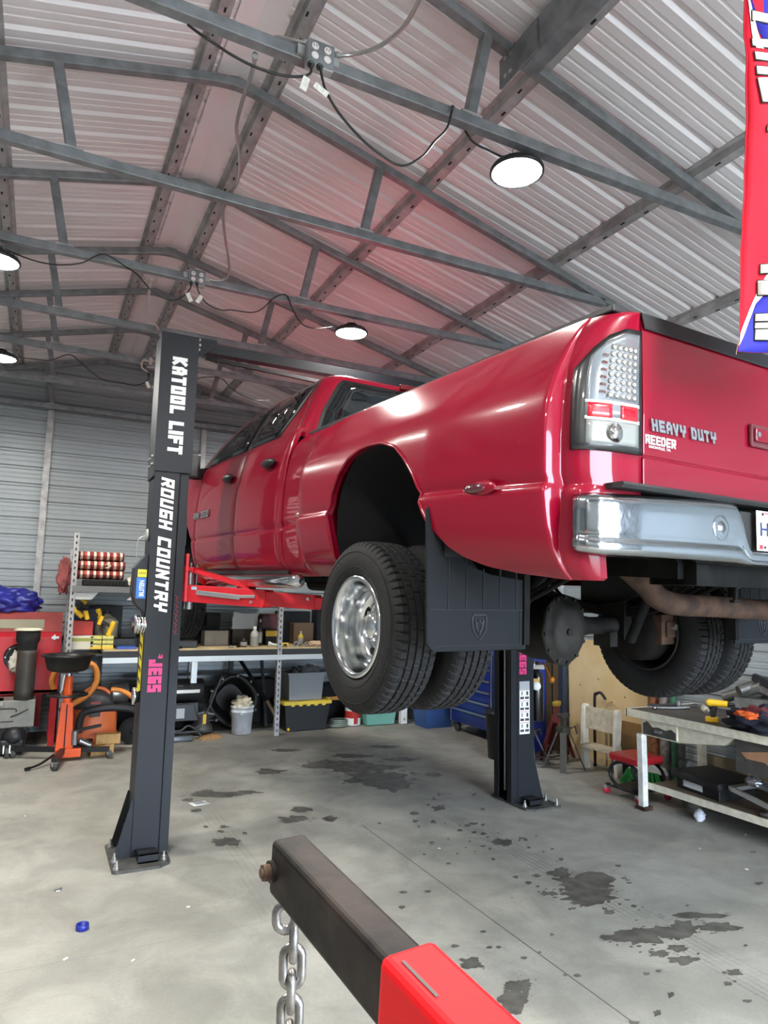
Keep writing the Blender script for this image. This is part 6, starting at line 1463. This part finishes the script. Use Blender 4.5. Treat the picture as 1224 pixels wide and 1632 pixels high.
o = thing('steel_ring', 'steel ring end at the right of the lower shelf', 'ring', (5.2, 3.62, SH+.02)); MB().torus((0, 0, .0), (0, .2, 1), .05, .014, 20, 8).build('ring', steel, o)
o = tag(crumple((0, 0, .05), (.06, .09, .05), 25, .3).build('rock', M('grey lump', '#5a5851', .9)), 'grey lump on the floor under the desk shelf', 'lump'); o.location = (5.4, 4.5, .0)
# on the floor
o = tag(crumple((0, 0, 0), (.045, .045, .05), 31, .3, 3, 24, 16).build('paper_ball', M('crumpled paper', '#dfe2ec', .7)), 'crumpled white paper ball on the floor before the desk', 'paper ball'); o.location = (5.22, 4.27, .045)
p = P0(318, 1281); o = thing('paper_slip', 'small printed paper slip lying on the floor right of the left post', 'paper', (p.x, p.y, .001), .25)
MB().grid(6, 6, lambda u, v: ((u-.5)*.16, (v-.5)*.12, .006*math.sin(u*4)*math.sin(v*3)+.004)).build('sheet', white, o, solid=.0008)
m = MB()
for k in range(5): m.box(-.05, .05-.012*(k % 3), -.045+.02*k, -.038+.02*k, .0105, .0112)
m.build('print', M('grey print', '#6a6a72', .7), o)
p = P0(131, 1481); o = thing('plastic_ring', 'blue plastic cap lying on the floor in front of the left post', 'cap', (p.x, p.y, 0)); MB().lathe([(.03, 0), (.034, 0), (.034, .028), (.028, .03), (.028, .006), (0, .006)], n=24).build('ring_body', M('blue cap plastic', '#1d2a8c', .35), o); MB().torus((0, 0, .027), (0, 0, 1), .031, .003, 24, 6).build('rim', M('blue cap plastic', '#1d2a8c', .35), o)
p = P0(92, 1420); o = thing('metal_scrap', 'tiny dark scrap on the floor left of the post base', 'scrap', (p.x, p.y, .004), .5); MB().cyl((-.02, 0, .004), (.025, 0, .004), .006, n=8).build('scrap', steel, o)

# ================================================================ FOREGROUND: hoist boom, chain, banner
eh = thing('engine_hoist', 'engine hoist boom in the foreground, black square extension sliding in a red tube', 'engine hoist', aD(455, 1385, .9))
E0 = aD(432, 1337, .90); wv = aD(490, 1327, .925)-E0; dn = aD(448, 1437, .905)-E0
bd = -ray(-59, 812).normalized()
wv = (wv-bd*wv.dot(bd)).normalized(); dn = -(bd.cross(wv)); dn = dn if dn.z < 0 else -dn; dn.normalize()
W_, H_ = .0485, .070
lo = eh.location
bm = M('worn black steel', '#0a0a0b', .5, .0, spec=.18, col2='#2c2420', vs=20, detail=8, bump=.05)
def sq(o_, t, w_, h_, ox=0): 
    c_ = E0+bd*t+wv*(W_/2)+dn*(H_/2)-lo
    return [c_+wv*(a*w_/2)+dn*(b__*h_/2) for a, b__ in ((-1, -1), (1, -1), (1, 1), (-1, 1))]
MB().ring_sweep([sq(0, 0, W_, H_), sq(0, .9, W_, H_)], True, False).build('boom_extension', bm, eh, bev=.007)
rdm = M('hoist red', '#cc0d16', .5, spec=.2)
t0 = .285
MB().ring_sweep([sq(0, t0, W_+.016, H_+.016), sq(0, 1.3, W_+.016, H_+.016)], True, False).build('boom_tube', rdm, eh, bev=.009)
c_ = E0+bd*(t0+.02)-lo-dn*.0085; m = MB().bar(c_+wv*.007+bd*.0, c_+wv*.007+bd*.055, .0035, .0012, tuple(-dn)); m.build('chipped_paint', M('chipped steel', '#4a4644', .6), eh)
c_ = E0+bd*.235*0+bd*.012+dn*(H_*.52)-lo
MB().cyl(c_+wv*-.005, c_+wv*.0, .0135, n=24).build('washer', M('dark washer', '#2b2826', .5, .5), eh)
MB().cyl(c_+wv*-.014, c_+wv*-.004, .011, n=6).cyl(c_+wv*-.017, c_+wv*-.014, .006, n=10).cyl(c_+wv*-.006, c_+wv*(W_+.008), .006, n=10).build('bolt', M('rusty bolt', '#5d4a3e', .55, .6, var=.3, vs=60), eh)
# pivot pad on the red tube
c_ = E0+bd*(t0+.24)-lo-dn*.01+wv*.03
MB().bar(c_-bd*.01, c_+bd*.2, .02, .03, tuple(-dn)).build('weld_rib', rdm, eh, bev=.006)
MB().cyl(c_-bd*.012-dn*.0, c_-bd*.016, .012, n=12).build('rib_hole', hole, eh)
# floor stand of the hoist, out of the view below
MB().bar(E0+bd*1.25-lo, V((E0.x+bd.x*1.3, E0.y+bd.y*1.3, .05))-lo, .08, .08).build('mast', rdm, eh)
MB().bar(V((E0.x+bd.x*1.6, E0.y+bd.y*1.6, .05))-lo, V((E0.x+.25, E0.y-.35, .05))-lo, .07, .07).build('base_leg', rdm, eh)
ch = thing('chain', 'steel lifting chain hanging under the hoist boom tip', 'chain', aD(455, 1440, .9))
links = [((455, 1462), 50, 0), ((468, 1502), 60, 1), ((466, 1540), 70, 0), ((464, 1580), 64, 1), ((462, 1622), 72, 0), ((460, 1662), 64, 1), ((459, 1702), 70, 0)]
cm = M('chain steel', '#8a8683', .38, .85, var=.25, vs=60)
for (px, py), hpx, kind in links:
    c_ = aD(px, py, .915)-ch.location; hh = hpx*.915/FPX/2-.005; r_ = .0062; rw = .0125
    ax_ = (V((.93, -.36, 0)) if kind == 0 else V((.36, .93, 0)))
    path = []
    for k in range(20):
        a = 2*PI*k/20; z = math.sin(a)*rw+(hh-rw if math.sin(a) > 0 else -(hh-rw)); path.append(c_+ax_*(rw*math.cos(a))+V((0, 0, z)))
    MB().tube(path, r_, 10, False, True).build('link', cm, ch)
# banner
bn_ = thing('banner', 'red white and blue feather banner hanging at the right edge over the tailgate', 'banner', aY(1200, 300, 1.35))
bl0 = bn_.location
def edge(py):   # left border of the banner, from the photograph's outline, at its own distance
    px = interp([(-60, 1176), (0, 1179), (60, 1182), (120, 1186), (200, 1189.5), (300, 1190), (360, 1187), (440, 1184), (500, 1183), (560, 1175)], py)
    return aY(px, py, 1.35)
zt_, zb2 = edge(-60).z, edge(560).z
pys = [-60+620*k/62 for k in range(63)]
lft = [edge(p) for p in pys]
def bpt(u, v):    # u across 0..1 (0.62 m), v 0 bottom..1 top
    k = (1-v)*62; i = min(61, int(k)); e_ = lft[i]+(lft[i+1]-lft[i])*(k-i)
    fold = .012*math.sin(u*14+v*5)+.006*noise.noise(V((u*5, v*14, 2)))
    return e_+V((u*.60*.895, -u*.60*.446+fold, 0))-bl0
bred = M('banner red', '#b51d2e', .75, spec=.1); bwhite = M('banner white', '#d6d3cc', .6); bblue = M('banner blue', '#303092', .75, spec=.1)
m = MB(); nu, nv = 24, 90
vs = [bpt(i/nu, j/nv) for i in range(nu+1) for j in range(nv+1)]
m.add(vs, [(i*(nv+1)+j, (i+1)*(nv+1)+j, (i+1)*(nv+1)+j+1, i*(nv+1)+j+1) for i in range(nu) for j in range(nv)], True)
m.build('cloth', bred, bn_, solid=.0008)
def on_banner(nm, poly, mat, off=.003, sub=10):
    # poly in (x metres from left border, z metres above bottom); laid on the folded cloth as a strip of quads
    m = MB(); hgt = zt_-zb2
    n = len(poly)//2; a = poly[:n]; b_ = poly[n:][::-1]
    vs = []
    for k in range(n):
        for t in range(7):
            x = a[k][0]+(b_[k][0]-a[k][0])*t/6; z = a[k][1]+(b_[k][1]-a[k][1])*t/6
            vs.append(bpt(x/.60, z/hgt)+V((0, -off, 0)))
    m.add(vs, [(k*7+t, k*7+t+1, (k+1)*7+t+1, (k+1)*7+t) for k in range(n-1) for t in range(6)], True)
    return m.build(nm, mat, bn_, solid=.0006)
def strip(nm, l, r, mat, off):
    l2 = []; r2 = []
    for (p, q), (p1, q1) in zip(zip(l, r), list(zip(l, r))[1:]):
        for t in range(8): f = t/8; l2.append((p[0]+(p1[0]-p[0])*f, p[1]+(p1[1]-p[1])*f)); r2.append((q[0]+(q1[0]-q[0])*f, q[1]+(q1[1]-q[1])*f))
    l2.append(l[-1]); r2.append(r[-1]); return on_banner(nm, l2+r2[::-1], mat, off)
S = 1.50/FPX     # metres per pixel at the banner
zz_ = lambda py: (edge(py).z-zb2)
strip('white_stripe', [(.0, zz_(530)), (.019, zz_(505)), (.045, zz_(470)), (.06, zz_(450)), (.12, zz_(380)), (.45, zz_(260))], [(.0, zz_(552)), (.02, zz_(525)), (.05, zz_(478)), (.07, zz_(465)), (.14, zz_(400)), (.5, zz_(290))], bwhite, .003)
strip('blue_field', [(.0, zz_(532)), (.02, zz_(523)), (.05, zz_(478)), (.075, zz_(462)), (.14, zz_(400)), (.55, zz_(280))], [(.0, zz_(560)), (.02, zz_(559.9)), (.05, zz_(559.8)), (.1, zz_(559.7)), (.3, zz_(559.6)), (.59, zz_(559.5))], bblue, .002)
strip('white_stripe', [(.010, zz_(-50)), (.010, zz_(0)), (.019, zz_(35)), (.025, zz_(60)), (.032, zz_(75))], [(.02, zz_(-50)), (.016, zz_(0)), (.032, zz_(30)), (.05, zz_(60)), (.06, zz_(75))], bwhite, .003)
strip('blue_field', [(.018, zz_(-50)), (.016, zz_(0)), (.028, zz_(25)), (.05, zz_(50)), (.06, zz_(58))], [(.5, zz_(-50)), (.5, zz_(0)), (.5, zz_(20)), (.5, zz_(45)), (.5, zz_(60))], bblue, .002)
def lett(rects, nm='lettering'):
    for (x0, x1, ya, yb, sk) in rects:
        for off, g, mt_ in ((.0045, .0022, ink), (.006, 0, bwhite)):
            strip(nm if mt_ is bwhite else 'letter_outline', [(x0-g, zz_(ya-g/S)), (x0+sk-g, zz_(yb+g/S))], [(x1+g, zz_(ya-g/S)), (x1+sk+g, zz_(yb+g/S))], mt_, off)
# lower ends of the big rotated letters, cut by the right edge of the picture
lett([(.022, .4, 19, 33, .0), (.019, .4, 60, 72, .0), (.022, .4, 82, 94, .002), (.026, .4, 104, 116, .003), (.030, .08, 122, 160, .010), (.055, .4, 196, 204, .0),
      (.056, .4, 414, 428, .002), (.052, .4, 440, 464, .002), (.047, .4, 496, 508, .001), (.049, .4, 511, 520, .0), (.052, .4, 522, 539, .002)])
hem = MB().tube([bpt(.004, j/60) for j in range(61)], .0022, 6); hem.build('hem', bred, bn_)
MB().tube(spline([bpt(.0, .03), bpt(.0, .02)+V((-.012, 0, -.03)), bpt(0, .0)+V((-.006, -.002, -.012))], 6), .0007, 4).build('loose_thread', M('tan thread', '#a8846a', .8), bn_)
MB().tube([bpt(0, 1)+V((-.02, .01, .01)), bpt(1, 1)+V((.05, -.02, .01))], .01, 8).tube([bpt(.5, 1)+V((0, 0, .01)), bpt(.5, 1)+V((0, 0, 1.0))], .003, 5).build('hanging_rod', galvd, bn_)
